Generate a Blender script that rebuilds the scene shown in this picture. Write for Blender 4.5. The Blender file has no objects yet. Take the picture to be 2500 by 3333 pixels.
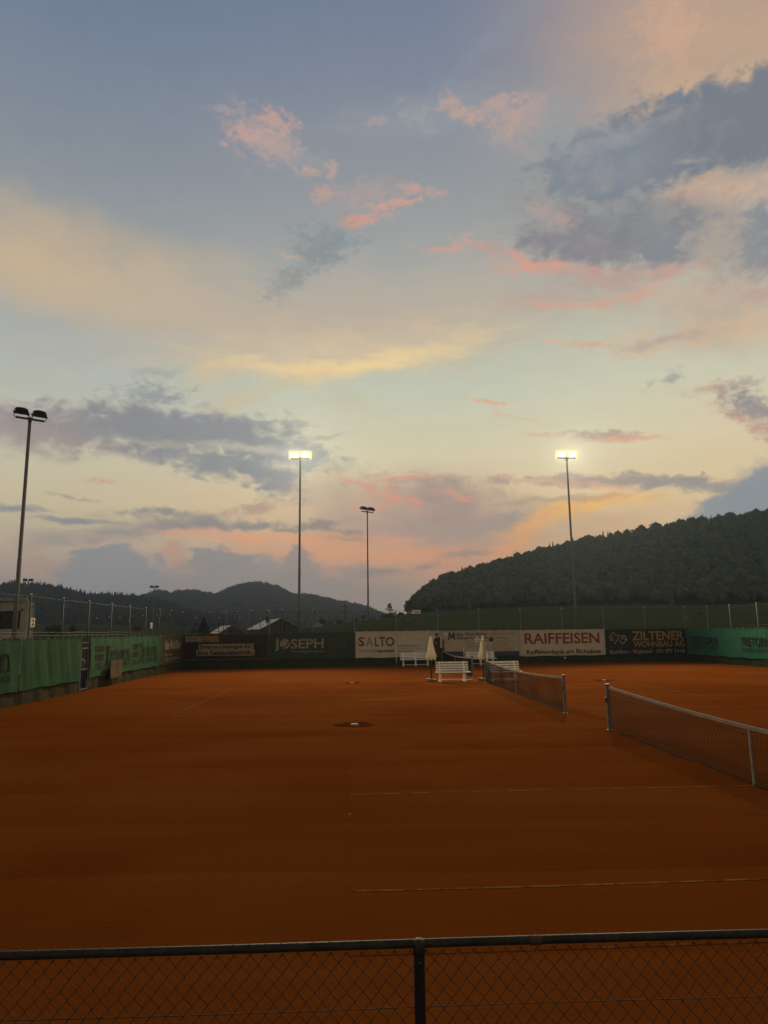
import bpy, bmesh, math, random
import numpy as np
from mathutils import Vector, Matrix

random.seed(7); rng = np.random.default_rng(11)
S = bpy.context.scene
COL = S.collection
PI = math.pi

# ------------------------------------------------------------------ camera
IW, IH = 2500.0, 3333.0
F_PX, PITCH, ROLL, YAW, CAM_Z = 2292.8, 0.1677, -0.0125, 0.0451, 2.482
cp, sp, cy, sy, cr, sr = math.cos(PITCH), math.sin(PITCH), math.cos(YAW), math.sin(YAW), math.cos(ROLL), math.sin(ROLL)
FW = np.array([sy*cp, cy*cp, sp]); RT0 = np.array([cy, -sy, 0.0]); UP0 = np.cross(RT0, FW)
RT = RT0*cr + UP0*sr; UP = -RT0*sr + UP0*cr
CAM = np.array([0.0, 0.0, CAM_Z])
cam_d = bpy.data.cameras.new('camera'); cam_o = bpy.data.objects.new('camera', cam_d); COL.objects.link(cam_o)
cam_d.sensor_fit = 'HORIZONTAL'; cam_d.sensor_width = 36.0; cam_d.lens = 36.0*F_PX/IW
cam_d.clip_start = 0.05; cam_d.clip_end = 20000
cam_o.matrix_world = Matrix(((RT[0], UP[0], -FW[0], CAM[0]), (RT[1], UP[1], -FW[1], CAM[1]), (RT[2], UP[2], -FW[2], CAM[2]), (0, 0, 0, 1)))
S.camera = cam_o
S.render.resolution_x, S.render.resolution_y = 768, 1024
S.view_settings.view_transform = 'Standard'; S.view_settings.look = 'None'
S.view_settings.exposure = 0.0; S.view_settings.gamma = 1.0
S.view_settings.use_curve_mapping = False

# measured positions of the place: a pixel of the survey photograph, intersected with a real plane
def ray(px, py): return FW + RT*((px-IW/2)/F_PX) - UP*((py-IH/2)/F_PX)
def on_plane(px, py, n, d):
    v = ray(px, py); n = np.array(n, float); return CAM + v*((d-CAM @ n)/(v @ n))
def at_y(px, py, Y): return on_plane(px, py, (0, 1, 0), Y)
def at_dist(px, py, D):
    v = ray(px, py); return CAM + v*(D/math.hypot(v[0], v[1]))
def ground(px, py, z=0.0): return on_plane(px, py, (0, 0, 1), z)
NX, C1, C2, C3 = 6.344, 11.469, 27.971, 44.617
LX, RX, FY, FS = -12.166, 25.316, 52.13, 0.0488
def left(px, py): return on_plane(px, py, (1, 0, 0), LX)
def right(px, py): return on_plane(px, py, (1, 0, 0), RX)
def far(px, py): return on_plane(px, py, (-FS, 1, 0), FY)
def azel(px, py):
    v = ray(px, py); v = v/np.linalg.norm(v)
    return math.degrees(math.atan2(v[0], v[1])), math.degrees(math.asin(v[2]))

def lin(c):
    return tuple(((x/255.0)/12.92 if x/255.0 <= 0.04045 else (((x/255.0)+0.055)/1.055)**2.4) for x in c)

# ------------------------------------------------------------------ world: dusk sky with clouds, in directions of the sky
W = bpy.data.worlds.new('World'); S.world = W; W.use_nodes = True
wn, wl = W.node_tree.nodes, W.node_tree.links
for n in list(wn): wn.remove(n)
def N(t, **k):
    n = wn.new(t)
    for a, b in k.items(): setattr(n, a, b)
    return n
def setin(n, i, v):
    if hasattr(v, 'is_output'): wl.new(v, n.inputs[i])
    else: n.inputs[i].default_value = v
def M(op, a, b=None, c=None, clamp=False):
    n = N('ShaderNodeMath', operation=op, use_clamp=clamp)
    setin(n, 0, a)
    if b is not None: setin(n, 1, b)
    if c is not None: setin(n, 2, c)
    return n.outputs[0]
def MR(v, a, b, lo=0.0, hi=1.0, kind='SMOOTHSTEP'):
    n = N('ShaderNodeMapRange', interpolation_type=kind); n.clamp = False   # smoothstep clamps by itself
    setin(n, 0, v); n.inputs[1].default_value = a; n.inputs[2].default_value = b; n.inputs[3].default_value = lo; n.inputs[4].default_value = hi
    return n.outputs[0]
def MIX(fac, a, b, mode='MIX'):
    n = N('ShaderNodeMix', data_type='RGBA', blend_type=mode)
    setin(n, 0, fac); setin(n, 6, a); setin(n, 7, b)
    return n.outputs[2]
tc = N('ShaderNodeTexCoord')
dirv = tc.outputs['Generated']
sep = N('ShaderNodeSeparateXYZ'); wl.new(dirv, sep.inputs[0])
az = M('MULTIPLY', M('ARCTAN2', sep.outputs[0], sep.outputs[1]), 57.29578)
el = M('MULTIPLY', M('ARCSINE', sep.outputs[2]), 57.29578)
# sky coordinates (degrees) with a little large-scale warp so that no cloud outline is a plain ellipse
def noise(vec, scale, detail, rough, dist=0.0, out='Fac'):
    n = N('ShaderNodeTexNoise', noise_dimensions='3D'); wl.new(vec, n.inputs['Vector'])
    n.inputs['Scale'].default_value = scale; n.inputs['Detail'].default_value = detail
    n.inputs['Roughness'].default_value = rough; n.inputs['Distortion'].default_value = dist
    return n.outputs[out]
def scaled(vec, sx, sy, sz, rz=0.0, rx=0.0, ry=0.0):
    m = N('ShaderNodeMapping'); wl.new(vec, m.inputs[0]); m.inputs['Scale'].default_value = (sx, sy, sz)
    m.inputs['Rotation'].default_value = (rx, ry, rz); return m.outputs[0]
cb = N('ShaderNodeCombineXYZ'); wl.new(az, cb.inputs[0]); wl.new(el, cb.inputs[1])
flat = cb.outputs[0]
def noise_plane(sx, sy, detail, rough, dist=0.0, rot=0.0, off=0.0, out='Fac'):
    m = N('ShaderNodeMapping'); wl.new(flat, m.inputs[0]); m.inputs['Scale'].default_value = (sx, sy, 1)
    m.inputs['Rotation'].default_value = (0, 0, rot); m.inputs['Location'].default_value = (off, off*.7, off*1.3)
    return noise(m.outputs[0], 1.0, detail, rough, dist, out)
warp = noise_plane(.11, .16, 4, .55, 0, 0, 3.1, 'Color')
wsub = N('ShaderNodeVectorMath', operation='SUBTRACT'); wl.new(warp, wsub.inputs[0]); wsub.inputs[1].default_value = (.5, .5, .5)
wsc = N('ShaderNodeVectorMath', operation='MULTIPLY'); wl.new(wsub.outputs[0], wsc.inputs[0]); wsc.inputs[1].default_value = (3.0, 1.8, 0)
wad = N('ShaderNodeVectorMath', operation='ADD'); wl.new(flat, wad.inputs[0]); wl.new(wsc.outputs[0], wad.inputs[1])
warp2 = noise_plane(.55, .8, 5, .62, .4, .2, 9.7, 'Color')       # finer curl for the cloud rims
w2s = N('ShaderNodeVectorMath', operation='SUBTRACT'); wl.new(warp2, w2s.inputs[0]); w2s.inputs[1].default_value = (.5, .5, .5)
w2m = N('ShaderNodeVectorMath', operation='MULTIPLY'); wl.new(w2s.outputs[0], w2m.inputs[0]); w2m.inputs[1].default_value = (1.9, 1.1, 0)
w2a = N('ShaderNodeVectorMath', operation='ADD'); wl.new(wad.outputs[0], w2a.inputs[0]); wl.new(w2m.outputs[0], w2a.inputs[1])
P = w2a.outputs[0]
def centred(o): return M('MULTIPLY_ADD', o, 2.0, -1.0)
NOI = {
    'p': centred(noise_plane(.36, .5, 9, .55, .5, .15, 11.0)),        # puffy
    's': centred(noise_plane(.16, .85, 8, .62, .45, .10, 23.0)),        # streaks, nearly level
    'w': centred(noise_plane(.30, .75, 9, .66, 1.1, -.35, 37.0)),       # wisps
    'b': centred(noise_plane(.12, .22, 5, .50, .2, .2, 51.0)),          # broad veils
    'f': centred(noise_plane(.62, .95, 9, .53, .55, .1, 71.0)),          # fine cumulus edges
}
def ramp(stops, fac):
    n = N('ShaderNodeValToRGB'); wl.new(fac, n.inputs[0]); e = n.color_ramp.elements
    while len(e) < len(stops): e.new(.5)
    for i, (p, c) in enumerate(stops):
        e[i].position = p; e[i].color = (*lin(c), 1)
    return n.outputs[0]
t = MR(el, -2, 70, 0, 1, 'LINEAR')
def st(l): return [((e+2)/72.0, c) for e, c in l]
SKY_L = st([(-2, (142, 130, 124)), (3, (160, 146, 138)), (6, (190, 171, 149)), (10, (209, 194, 159)), (14, (203, 196, 171)), (19, (183, 186, 177)), (26, (162, 163, 160)), (34, (136, 144, 153)), (41, (118, 131, 150)), (47, (103, 119, 146)), (70, (66, 88, 118))])
SKY_C = st([(-2, (152, 136, 126)), (3, (178, 150, 132)), (6, (213, 169, 137)), (10, (228, 196, 151)), (14, (220, 208, 173)), (19, (199, 203, 181)), (26, (174, 175, 166)), (34, (149, 153, 157)), (41, (128, 137, 153)), (47, (112, 125, 149)), (70, (70, 90, 118))])
SKY_R = st([(-2, (158, 140, 128)), (3, (192, 158, 134)), (6, (221, 183, 143)), (10, (230, 202, 155)), (14, (224, 208, 171)), (19, (207, 205, 179)), (26, (188, 183, 166)), (34, (166, 161, 157)), (41, (166, 151, 148)), (47, (170, 149, 144)), (70, (76, 90, 116))])
col = MIX(MR(az, -26, 3), ramp(SKY_L, t), ramp(SKY_C, t))
col = MIX(MR(az, 6, 30), col, ramp(SKY_R, t))

K = IW/1659.0
def blob(x, y, a, b, ang, c, op, soft=.5, amp=.5, kind='p', c2=None):
    """one cloud patch: centre and half axes as measured on the photograph, turned into azimuth / elevation degrees"""
    global col
    if a < 80 and kind in ('f', 'p', 'w') and y < 1180: kind = 'g'
    A = math.radians(ang)
    p0 = np.array(azel(x*K, y*K)); pa = np.array(azel((x+20*math.cos(A))*K, (y-20*math.sin(A))*K))
    pb = np.array(azel((x+20*math.sin(A))*K, (y+20*math.cos(A))*K))
    va = (pa-p0)/20.0*a; vb = (pb-p0)/20.0*b
    # (the vanishing share of the colour so far keeps the patches in order, so the compiler frees each before the next)
    q = N('ShaderNodeVectorMath', operation='MULTIPLY_ADD'); wl.new(col, q.inputs[0]); q.inputs[1].default_value = (1e-7,)*3; wl.new(P, q.inputs[2])
    m = N('ShaderNodeMapping', vector_type='TEXTURE'); wl.new(q.outputs[0], m.inputs[0])
    m.inputs['Location'].default_value = (p0[0], p0[1], 0)
    m.inputs['Rotation'].default_value = (0, 0, math.atan2(va[1], va[0]))
    m.inputs['Scale'].default_value = (np.linalg.norm(va), np.linalg.norm(vb), 1)
    ln = N('ShaderNodeVectorMath', operation='LENGTH'); wl.new(m.outputs[0], ln.inputs[0])
    d = M('MULTIPLY_ADD', NOI[kind], amp*2.4, ln.outputs['Value'])
    if c[0] > 200 and c[0]-c[2] > 50: op *= .85
    soft = min(.97, soft*1.12); mask = MR(d, 1.0+soft, 1.0-soft, 0.0, op)
    cc = (*lin(c), 1)
    if c2 is not None: cc = MIX(TONE, (*lin(c), 1), (*lin(c2), 1))       # second tone inside the same cloud
    col = MIX(mask, col, cc)
TONE = MR(NOI['f'], -.3, .3)
NOI['g'] = M('MULTIPLY_ADD', centred(noise_plane(1.5, 2.5, 5, .58, .4, .15, 91.0)), .75, M('MULTIPLY', NOI['f'], .6))

#CLOUDS
# high veils
blob(1600, 90, 330, 170, 10, (196, 164, 136), .85, .95, .4, 'b')
blob(1440, 60, 64, 66, 20, (214, 171, 142), .75, .9, .7, 'p')
blob(1580, 190, 200, 40, 10, (214, 178, 140), .7, .9, .4, 'b')
blob(930, 250, 190, 40, 8, (152, 158, 164), .5, .9, .9, 'w')
blob(1040, 110, 150, 22, 45, (140, 148, 164), .5, .95, .6, 'b')
blob(90, 560, 290, 75, -12, (198, 176, 146), .85, .85, .5, 'b')
blob(60, 590, 150, 36, -14, (208, 182, 146), .7, .9, .5, 'w')
blob(460, 690, 430, 52, -9, (202, 182, 152), .8, .8, .5, 'b')
blob(760, 680, 360, 80, 3, (188, 174, 158), .75, .85, .5, 'b')
blob(330, 737, 230, 11, 1, (184, 180, 170), .6, .9, .9, 's')
blob(250, 760, 230, 8, -1, (176, 176, 170), .5, .9, .9, 's')
blob(720, 768, 310, 46, 5, (222, 196, 156), .85, .9, .6, 's', (212, 190, 160))
blob(840, 784, 150, 20, 9, (244, 212, 154), .85, .9, .6, 's')
blob(650, 802, 150, 14, -3, (242, 208, 152), .8, .9, .6, 's')
blob(760, 796, 90, 9, 3, (248, 216, 152), .7, .9, .7, 'w')
blob(450, 806, 34, 22, 0, (216, 192, 146), .6, .9, .8, 'p')
blob(560, 850, 130, 13, 16, (206, 190, 150), .55, .95, .9, 'w')
blob(500, 880, 40, 12, 40, (208, 192, 150), .5, .9, .9, 'w')
blob(760, 870, 60, 22, -15, (200, 190, 158), .5, .95, .9, 'w')
blob(40, 815, 60, 14, 12, (184, 184, 168), .5, .9, .9, 's')
# small pink puffs
blob(560, 290, 62, 40, -20, (176, 156, 154), .75, .9, .9, 'p', (188, 162, 154))
blob(540, 292, 36, 14, 4, (206, 162, 146), .8, .95, .9, 'p', (190, 160, 152))
blob(594, 250, 28, 14, -20, (200, 160, 148), .75, .9, .9, 'p')
blob(590, 315, 40, 20, -30, (188, 162, 154), .6, .9, .9, 'f')
blob(650, 355, 50, 22, -14, (164, 160, 158), .5, .9, .9, 'w')
blob(672, 374, 26, 6, -6, (192, 164, 150), .7, .9, .9, 'f')
blob(722, 374, 14, 8, -40, (194, 164, 150), .7, .9, .9, 'f')
blob(480, 238, 34, 6, -3, (160, 158, 162), .5, .9, .9, 'w')
blob(706, 420, 22, 14, 10, (200, 162, 146), .75, .9, .9, 'f')
blob(800, 425, 62, 28, 8, (174, 156, 154), .65, .9, .9, 'p', (184, 160, 154))
blob(782, 477, 46, 11, 12, (223, 159, 135), .95, .7, .8, 'f', (213, 158, 139))
blob(862, 442, 40, 7, 6, (219, 161, 139), .85, .8, .8, 'f')
blob(905, 415, 34, 8, -14, (209, 164, 144), .75, .9, .8, 'f')
blob(820, 258, 26, 8, 10, (182, 162, 156), .6, .9, .9, 'f')
blob(900, 250, 40, 16, -30, (170, 166, 164), .4, .9, .9, 'w')
blob(702, 530, 60, 32, 20, (134, 143, 148), .8, .95, 1.0, 'w')
blob(645, 595, 58, 22, 36, (140, 146, 148), .75, .95, 1.0, 'w')
blob(622, 555, 26, 5, -14, (204, 170, 146), .7, .9, .9, 'f')
# the great cloud on the right
blob(1110, 250, 70, 30, -6, (182, 158, 150), .8, .9, .9, 'p', (168, 158, 158))
blob(990, 240, 34, 14, -34, (192, 162, 150), .8, .9, .9, 'f')
blob(1060, 230, 50, 14, 14, (190, 162, 152), .7, .9, .9, 'f')
blob(1140, 260, 46, 28, 30, (196, 160, 148), .7, .95, .9, 'p')
blob(1120, 320, 66, 18, -28, (184, 160, 152), .65, .9, .9, 'p')
blob(1210, 300, 120, 55, 6, (152, 156, 160), .7, .9, .7, 'p')
blob(1560, 470, 200, 90, 0, (196, 170, 150), .75, .9, .5, 'p', (182, 164, 152))
blob(1190, 375, 30, 24, -40, (184, 158, 150), .7, .9, .9, 'p')
blob(1300, 430, 190, 80, 6, (140, 145, 149), .92, .6, .4, 'p', (150, 151, 151))
blob(1400, 320, 210, 74, 20, (124, 129, 138), .97, .35, .34, 'f', (133, 136, 142))
blob(1560, 280, 210, 92, 10, (118, 125, 136), .98, .32, .36, 'f', (128, 132, 140))
blob(1660, 250, 90, 90, 0, (120, 126, 136), .98, .32, .3, 'f')
blob(1460, 215, 22, 14, 40, (118, 129, 144), .9, .4, .5, 'f')
blob(1290, 350, 130, 56, 10, (128, 137, 148), .9, .55, .6, 'f', (140, 146, 152))
blob(1330, 300, 110, 12, 18, (164, 164, 164), .4, .9, .9, 'w')
blob(1590, 408, 100, 26, 8, (214, 178, 148), .8, .8, .8, 'f', (196, 168, 148))
blob(1478, 428, 46, 13, 6, (208, 168, 142), .85, .9, .9, 'f', (184, 160, 148))
blob(1510, 395, 60, 12, 20, (206, 174, 148), .6, .9, .9, 'w')
blob(1390, 505, 210, 64, 4, (130, 132, 136), .97, .42, .34, 'f', (138, 140, 144))
blob(1230, 535, 120, 34, -4, (132, 132, 140), .92, .6, .6, 'f', (146, 138, 142))
blob(1450, 545, 70, 30, 30, (132, 138, 145), .9, .6, .6, 'f')
blob(1630, 545, 90, 60, 30, (130, 136, 144), .95, .55, .6, 'f', (146, 146, 148))
blob(1656, 480, 40, 50, 60, (134, 140, 148), .9, .6, .6, 'f')
blob(1545, 520, 46, 60, -40, (190, 172, 152), .65, .95, .9, 'f', (172, 162, 152))
blob(1185, 470, 44, 22, -16, (186, 158, 150), .75, .9, .9, 'p', (172, 158, 154))
blob(1210, 584, 100, 12, 1, (223, 159, 138), .95, .75, .7, 'f', (206, 157, 142))
blob(1125, 568, 42, 10, -32, (219, 158, 138), .85, .85, .8, 'f')
blob(1050, 545, 52, 14, -16, (212, 161, 141), .85, .85, .9, 'f', (190, 156, 146))
blob(960, 541, 44, 6, -10, (210, 162, 141), .85, .9, .8, 'f')
blob(1330, 600, 120, 18, 4, (176, 154, 148), .75, .9, .8, 'p')
blob(1400, 590, 90, 10, 8, (204, 164, 146), .75, .9, .8, 'f')
blob(1240, 640, 140, 16, 6, (186, 164, 150), .7, .9, .8, 'p')
blob(1230, 655, 130, 7, 5, (214, 165, 142), .85, .9, .8, 'f')
blob(1365, 632, 56, 9, 20, (216, 162, 141), .8, .85, .8, 'f')
blob(1560, 660, 190, 60, 6, (200, 174, 150), .75, .9, .6, 'b', (190, 168, 152))
blob(1540, 715, 190, 20, 9, (222, 184, 146), .85, .8, .7, 'f', (208, 178, 150))
blob(1410, 750, 80, 12, 20, (212, 184, 152), .6, .9, .7, 'w')
blob(1450, 726, 80, 9, 10, (166, 160, 154), .6, .9, .9, 'f')
blob(1640, 640, 60, 16, 0, (192, 158, 144), .7, .9, .8, 'p')
blob(1212, 735, 34, 4, -3, (218, 180, 148), .85, .9, .7, 'f')
blob(1268, 737, 20, 4, -3, (213, 168, 142), .85, .9, .7, 'f')
blob(1455, 808, 26, 9, 44, (152, 156, 154), .75, .9, .9, 'p')
blob(1395, 832, 14, 6, 40, (160, 164, 158), .6, .9, .8, 'p')
blob(1556, 834, 60, 12, 14, (196, 164, 144), .75, .9, .9, 'f')
blob(1620, 818, 40, 9, 10, (166, 160, 152), .6, .9, .9, 'f')
blob(1640, 880, 66, 26, -22, (146, 138, 140), .92, .6, .7, 'f', (158, 146, 142))
blob(1610, 902, 64, 14, -34, (192, 152, 138), .75, .85, .9, 'f')
# dark band on the left
blob(318, 856, 54, 20, -3, (144, 150, 152), .85, .8, .9, 'f', (156, 160, 158))
blob(335, 806, 44, 7, 0, (162, 166, 162), .6, .9, .9, 'f')
blob(260, 925, 250, 36, -4, (142, 140, 141), .95, .45, .5, 'f', (146, 143, 146))
blob(420, 930, 190, 44, -4, (140, 140, 143), .96, .42, .45, 'f', (142, 143, 148))
blob(50, 930, 130, 40, -6, (154, 143, 141), .85, .7, .5, 'f', (158, 144, 142))
blob(560, 962, 130, 28, -8, (142, 142, 145), .93, .5, .5, 'f')
blob(240, 968, 170, 14, -10, (168, 150, 142), .55, .9, .9, 'f')
blob(400, 996, 130, 18, -10, (142, 143, 147), .8, .7, .8, 'f')
blob(500, 1005, 150, 30, -10, (142, 143, 145), .94, .5, .6, 'f', (146, 147, 149))
blob(610, 985, 100, 26, -4, (142, 146, 150), .85, .7, .6, 'f')
blob(580, 1042, 80, 18, -16, (140, 142, 145), .88, .6, .8, 'f', (156, 152, 146))
blob(580, 915, 60, 7, -3, (148, 152, 154), .8, .8, .8, 'f')
blob(535, 969, 100, 8, -3, (192, 184, 166), .85, .8, .5, 'f')
blob(340, 960, 70, 6, -8, (184, 172, 156), .6, .9, .7, 'f')
blob(690, 942, 44, 5, 8, (156, 158, 156), .6, .9, .8, 's')
blob(226, 1037, 32, 7, -8, (212, 161, 135), .9, .9, .8, 'f')
blob(560, 1094, 56, 10, 8, (180, 148, 132), .8, .9, .9, 'f')
blob(160, 1068, 40, 4, -8, (150, 146, 140), .7, .9, .8, 'f')
blob(35, 1100, 52, 9, -2, (136, 142, 147), .9, .65, .6, 's')
blob(150, 1122, 92, 6, -1, (138, 143, 147), .92, .6, .45, 's')
blob(350, 1103, 56, 7, -2, (140, 142, 144), .88, .7, .7, 'f')
blob(300, 1142, 150, 18, 6, (148, 142, 140), .85, .8, .7, 's')
blob(400, 1125, 130, 16, -2, (152, 142, 136), .8, .8, .8, 'f')
blob(530, 1134, 90, 9, -2, (142, 137, 136), .88, .7, .8, 'f')
blob(395, 1150, 60, 7, -4, (222, 165, 135), .8, .9, .7, 'w')
blob(465, 1157, 90, 8, -5, (222, 167, 135), .75, .9, .8, 'f')
blob(640, 1166, 140, 13, -3, (248, 164, 112), .98, .8, .6, 's', (234, 164, 120))
blob(700, 1137, 50, 11, 8, (128, 120, 116), .95, .65, .8, 'f', (142, 130, 122))
blob(630, 1146, 40, 4, -4, (138, 130, 124), .8, .8, .6, 's')
# middle
blob(900, 1090, 220, 62, -4, (178, 150, 138), .85, .75, .5, 'b', (170, 148, 140))
blob(1000, 1150, 170, 60, 4, (168, 146, 138), .8, .8, .5, 'b')
blob(960, 1060, 110, 24, -4, (164, 146, 138), .8, .8, .8, 'f', (178, 150, 136))
blob(870, 1029, 50, 4, 2, (223, 154, 129), .9, .9, .7, 's')
blob(800, 1044, 70, 6, -8, (219, 152, 128), .8, .9, .9, 'w')
blob(850, 1080, 46, 10, -20, (230, 152, 123), .9, .9, .9, 'f', (207, 152, 132))
blob(830, 1062, 60, 5, -16, (224, 154, 128), .8, .9, .9, 'f')
blob(810, 1098, 44, 6, 6, (222, 149, 125), .75, .9, .9, 'f')
blob(985, 1066, 36, 4, -10, (220, 154, 129), .8, .9, .9, 'f')
blob(1003, 1078, 16, 4, -12, (229, 149, 125), .85, .9, .7, 'f')
blob(760, 1153, 34, 6, -10, (138, 128, 122), .9, .7, .8, 'f')
blob(770, 1168, 46, 4, -1, (148, 132, 122), .9, .7, .5, 's')
blob(830, 1168, 60, 5, 0, (226, 157, 126), .85, .9, .6, 's')
blob(900, 1205, 170, 26, 0, (232, 160, 116), .9, .9, .6, 's')
blob(740, 1195, 130, 30, 0, (228, 164, 120), .8, .95, .6, 's')
blob(1095, 1138, 50, 20, 14, (138, 140, 140), .75, .9, .7, 'f')
blob(1030, 1195, 60, 6, 4, (146, 142, 140), .75, .8, .6, 's')
blob(1195, 1114, 110, 15, 20, (255, 184, 86), .98, .6, .45, 'w', (244, 176, 96))
blob(1285, 1087, 100, 14, 9, (255, 192, 88), .98, .6, .45, 'w', (242, 180, 100))
blob(1115, 1165, 55, 17, 40, (242, 164, 102), .9, .9, .6, 'w')
blob(1190, 1082, 110, 6, 4, (176, 152, 132), .7, .9, .6, 's')
blob(1250, 1140, 150, 36, 6, (212, 174, 132), .7, .95, .5, 'b')
blob(1050, 874, 32, 5, -10, (229, 168, 135), .95, .8, .8, 'f')
blob(1130, 910, 60, 4, -12, (220, 184, 148), .6, .9, .8, 'f')
blob(1180, 945, 44, 4, -8, (229, 178, 142), .85, .9, .7, 's')
blob(1335, 951, 90, 6, 2, (222, 164, 136), .95, .7, .6, 's')
blob(1300, 941, 66, 6, 2, (176, 152, 140), .8, .9, .8, 'f')
blob(1330, 1037, 190, 10, 1, (162, 146, 138), .9, .75, .8, 'f', (172, 152, 140))
blob(1240, 1045, 130, 5, -4, (223, 167, 136), .85, .9, .6, 's')
blob(1530, 1040, 150, 14, 2, (156, 150, 146), .9, .7, .8, 'f')
blob(1590, 1100, 160, 56, 26, (146, 152, 156), .97, .22, .24, 'f')
blob(1680, 1060, 130, 72, 20, (142, 149, 155), .97, .3, .2, 'f')
# low towers of cloud over the hills
blob(95, 1215, 60, 26, -10, (186, 148, 132), .6, .95, .7, 'f')
blob(368, 1192, 18, 14, -60, (213, 158, 133), .85, .8, .8, 'f')
blob(382, 1212, 34, 22, -60, (190, 150, 134), .75, .9, .8, 'f')
blob(246, 1262, 120, 86, -4, (148, 147, 149), .96, .16, .2, 'f')
blob(200, 1188, 66, 12, 4, (148, 147, 149), .94, .22, .4, 'f')
blob(220, 1172, 26, 3, 10, (222, 167, 136), .8, .9, .8, 'f')
blob(560, 1285, 190, 80, -4, (154, 146, 142), .95, .2, .25, 'f')
blob(480, 1208, 66, 26, -4, (151, 145, 143), .95, .22, .4, 'f')
blob(640, 1210, 26, 34, -40, (160, 145, 138), .95, .28, .4, 'f')
blob(660, 1182, 16, 10, -50, (232, 161, 131), .8, .8, .9, 'f')
blob(690, 1218, 26, 5, -30, (222, 162, 133), .7, .9, .9, 'f')
blob(500, 1187, 26, 4, 0, (224, 165, 135), .8, .9, .9, 'f')
blob(770, 1310, 190, 60, -10, (160, 146, 137), .9, .4, .3, 'f')
blob(810, 1236, 66, 9, -3, (146, 138, 133), .8, .8, .6, 's')
blob(985, 1234, 80, 14, 8, (223, 157, 126), .85, .9, .7, 's')
blob(915, 1228, 20, 7, 30, (148, 136, 130), .75, .9, .9, 'f')
blob(860, 1292, 80, 14, 0, (168, 148, 136), .7, .85, .4, 's')
#ENDCLOUDS
# faint mottling over everything; unseen sky behind the camera raised and warmed as added fill light
col = MIX(1.0, col, MIX(MR(NOI['w'], -.3, .3), (.985, .985, .985, 1), (1.015, 1.012, 1.01, 1)), 'MULTIPLY')
back = MR(sep.outputs[1], .25, -.35)
col = MIX(back, col, MIX(MR(el, 0, 50), (*lin((200, 176, 150)), 1), (*lin((98, 100, 106)), 1)))
sky = N('ShaderNodeTexSky', sky_type='NISHITA'); sky.sun_disc = False
sky.sun_elevation = math.radians(-1.5); sky.sun_rotation = math.radians(2); sky.dust_density = 3.0
tint = N('ShaderNodeVectorMath', operation='SCALE'); wl.new(sky.outputs[0], tint.inputs[0]); tint.inputs['Scale'].default_value = .008
add = N('ShaderNodeVectorMath', operation='ADD'); wl.new(col, add.inputs[0]); wl.new(tint.outputs[0], add.inputs[1])
W.cycles.sampling_method = 'NONE'      # the sky is smooth: no importance map needed
S.cycles.max_bounces = 4; S.cycles.diffuse_bounces = 2; S.cycles.glossy_bounces = 2; S.cycles.caustics_reflective = False; S.cycles.caustics_refractive = False
SKY_STRENGTH = 1.0
bg = N('ShaderNodeBackground'); wl.new(add.outputs[0], bg.inputs[0]); bg.inputs[1].default_value = SKY_STRENGTH
wo = N('ShaderNodeOutputWorld'); wl.new(bg.outputs[0], wo.inputs[0])

# ------------------------------------------------------------------ materials
def mat(name, c, rough=.7, var=.12, scale=6.0, bump=0.0, bscale=60.0, metal=0.0, spec=.3, emit=None, c2=None, stretch=None, detail=6, transl=0.0):
    m = bpy.data.materials.new(name); m.use_nodes = True
    n, l = m.node_tree.nodes, m.node_tree.links; b = n['Principled BSDF']
    b.inputs['Roughness'].default_value = rough; b.inputs['Metallic'].default_value = metal
    b.inputs['Specular IOR Level'].default_value = spec
    tcn = n.new('ShaderNodeTexCoord'); mp = n.new('ShaderNodeMapping'); l.new(tcn.outputs['Object'], mp.inputs[0])
    if stretch: mp.inputs['Scale'].default_value = stretch
    t = n.new('ShaderNodeTexNoise'); t.inputs['Scale'].default_value = scale; t.inputs['Detail'].default_value = detail; t.inputs['Roughness'].default_value = .65
    l.new(mp.outputs[0], t.inputs['Vector'])
    r = n.new('ShaderNodeValToRGB'); l.new(t.outputs['Fac'], r.inputs[0])
    a = c2 if c2 is not None else tuple(x*(1-var) for x in c); d = c if c2 is not None else tuple(min(1, x*(1+var)) for x in c)
    r.color_ramp.elements[0].position = .3; r.color_ramp.elements[1].position = .7
    r.color_ramp.elements[0].color = (*a, 1); r.color_ramp.elements[1].color = (*d, 1)
    l.new(r.outputs[0], b.inputs['Base Color'])
    if bump:
        t2 = n.new('ShaderNodeTexNoise'); t2.inputs['Scale'].default_value = bscale; t2.inputs['Detail'].default_value = 5
        l.new(mp.outputs[0], t2.inputs['Vector'])
        bn = n.new('ShaderNodeBump'); bn.inputs['Strength'].default_value = bump; bn.inputs['Distance'].default_value = .02
        l.new(t2.outputs['Fac'], bn.inputs['Height']); l.new(bn.outputs[0], b.inputs['Normal'])
    if transl:
        tr = n.new('ShaderNodeBsdfTranslucent'); l.new(r.outputs[0], tr.inputs[0]); ms = n.new('ShaderNodeMixShader'); ms.inputs[0].default_value = transl
        l.new(b.outputs[0], ms.inputs[1]); l.new(tr.outputs[0], ms.inputs[2]); l.new(ms.outputs[0], n['Material Output'].inputs[0])
    if emit:
        b.inputs['Emission Color'].default_value = (*emit[0], 1); b.inputs['Emission Strength'].default_value = emit[1]
    return m
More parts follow.
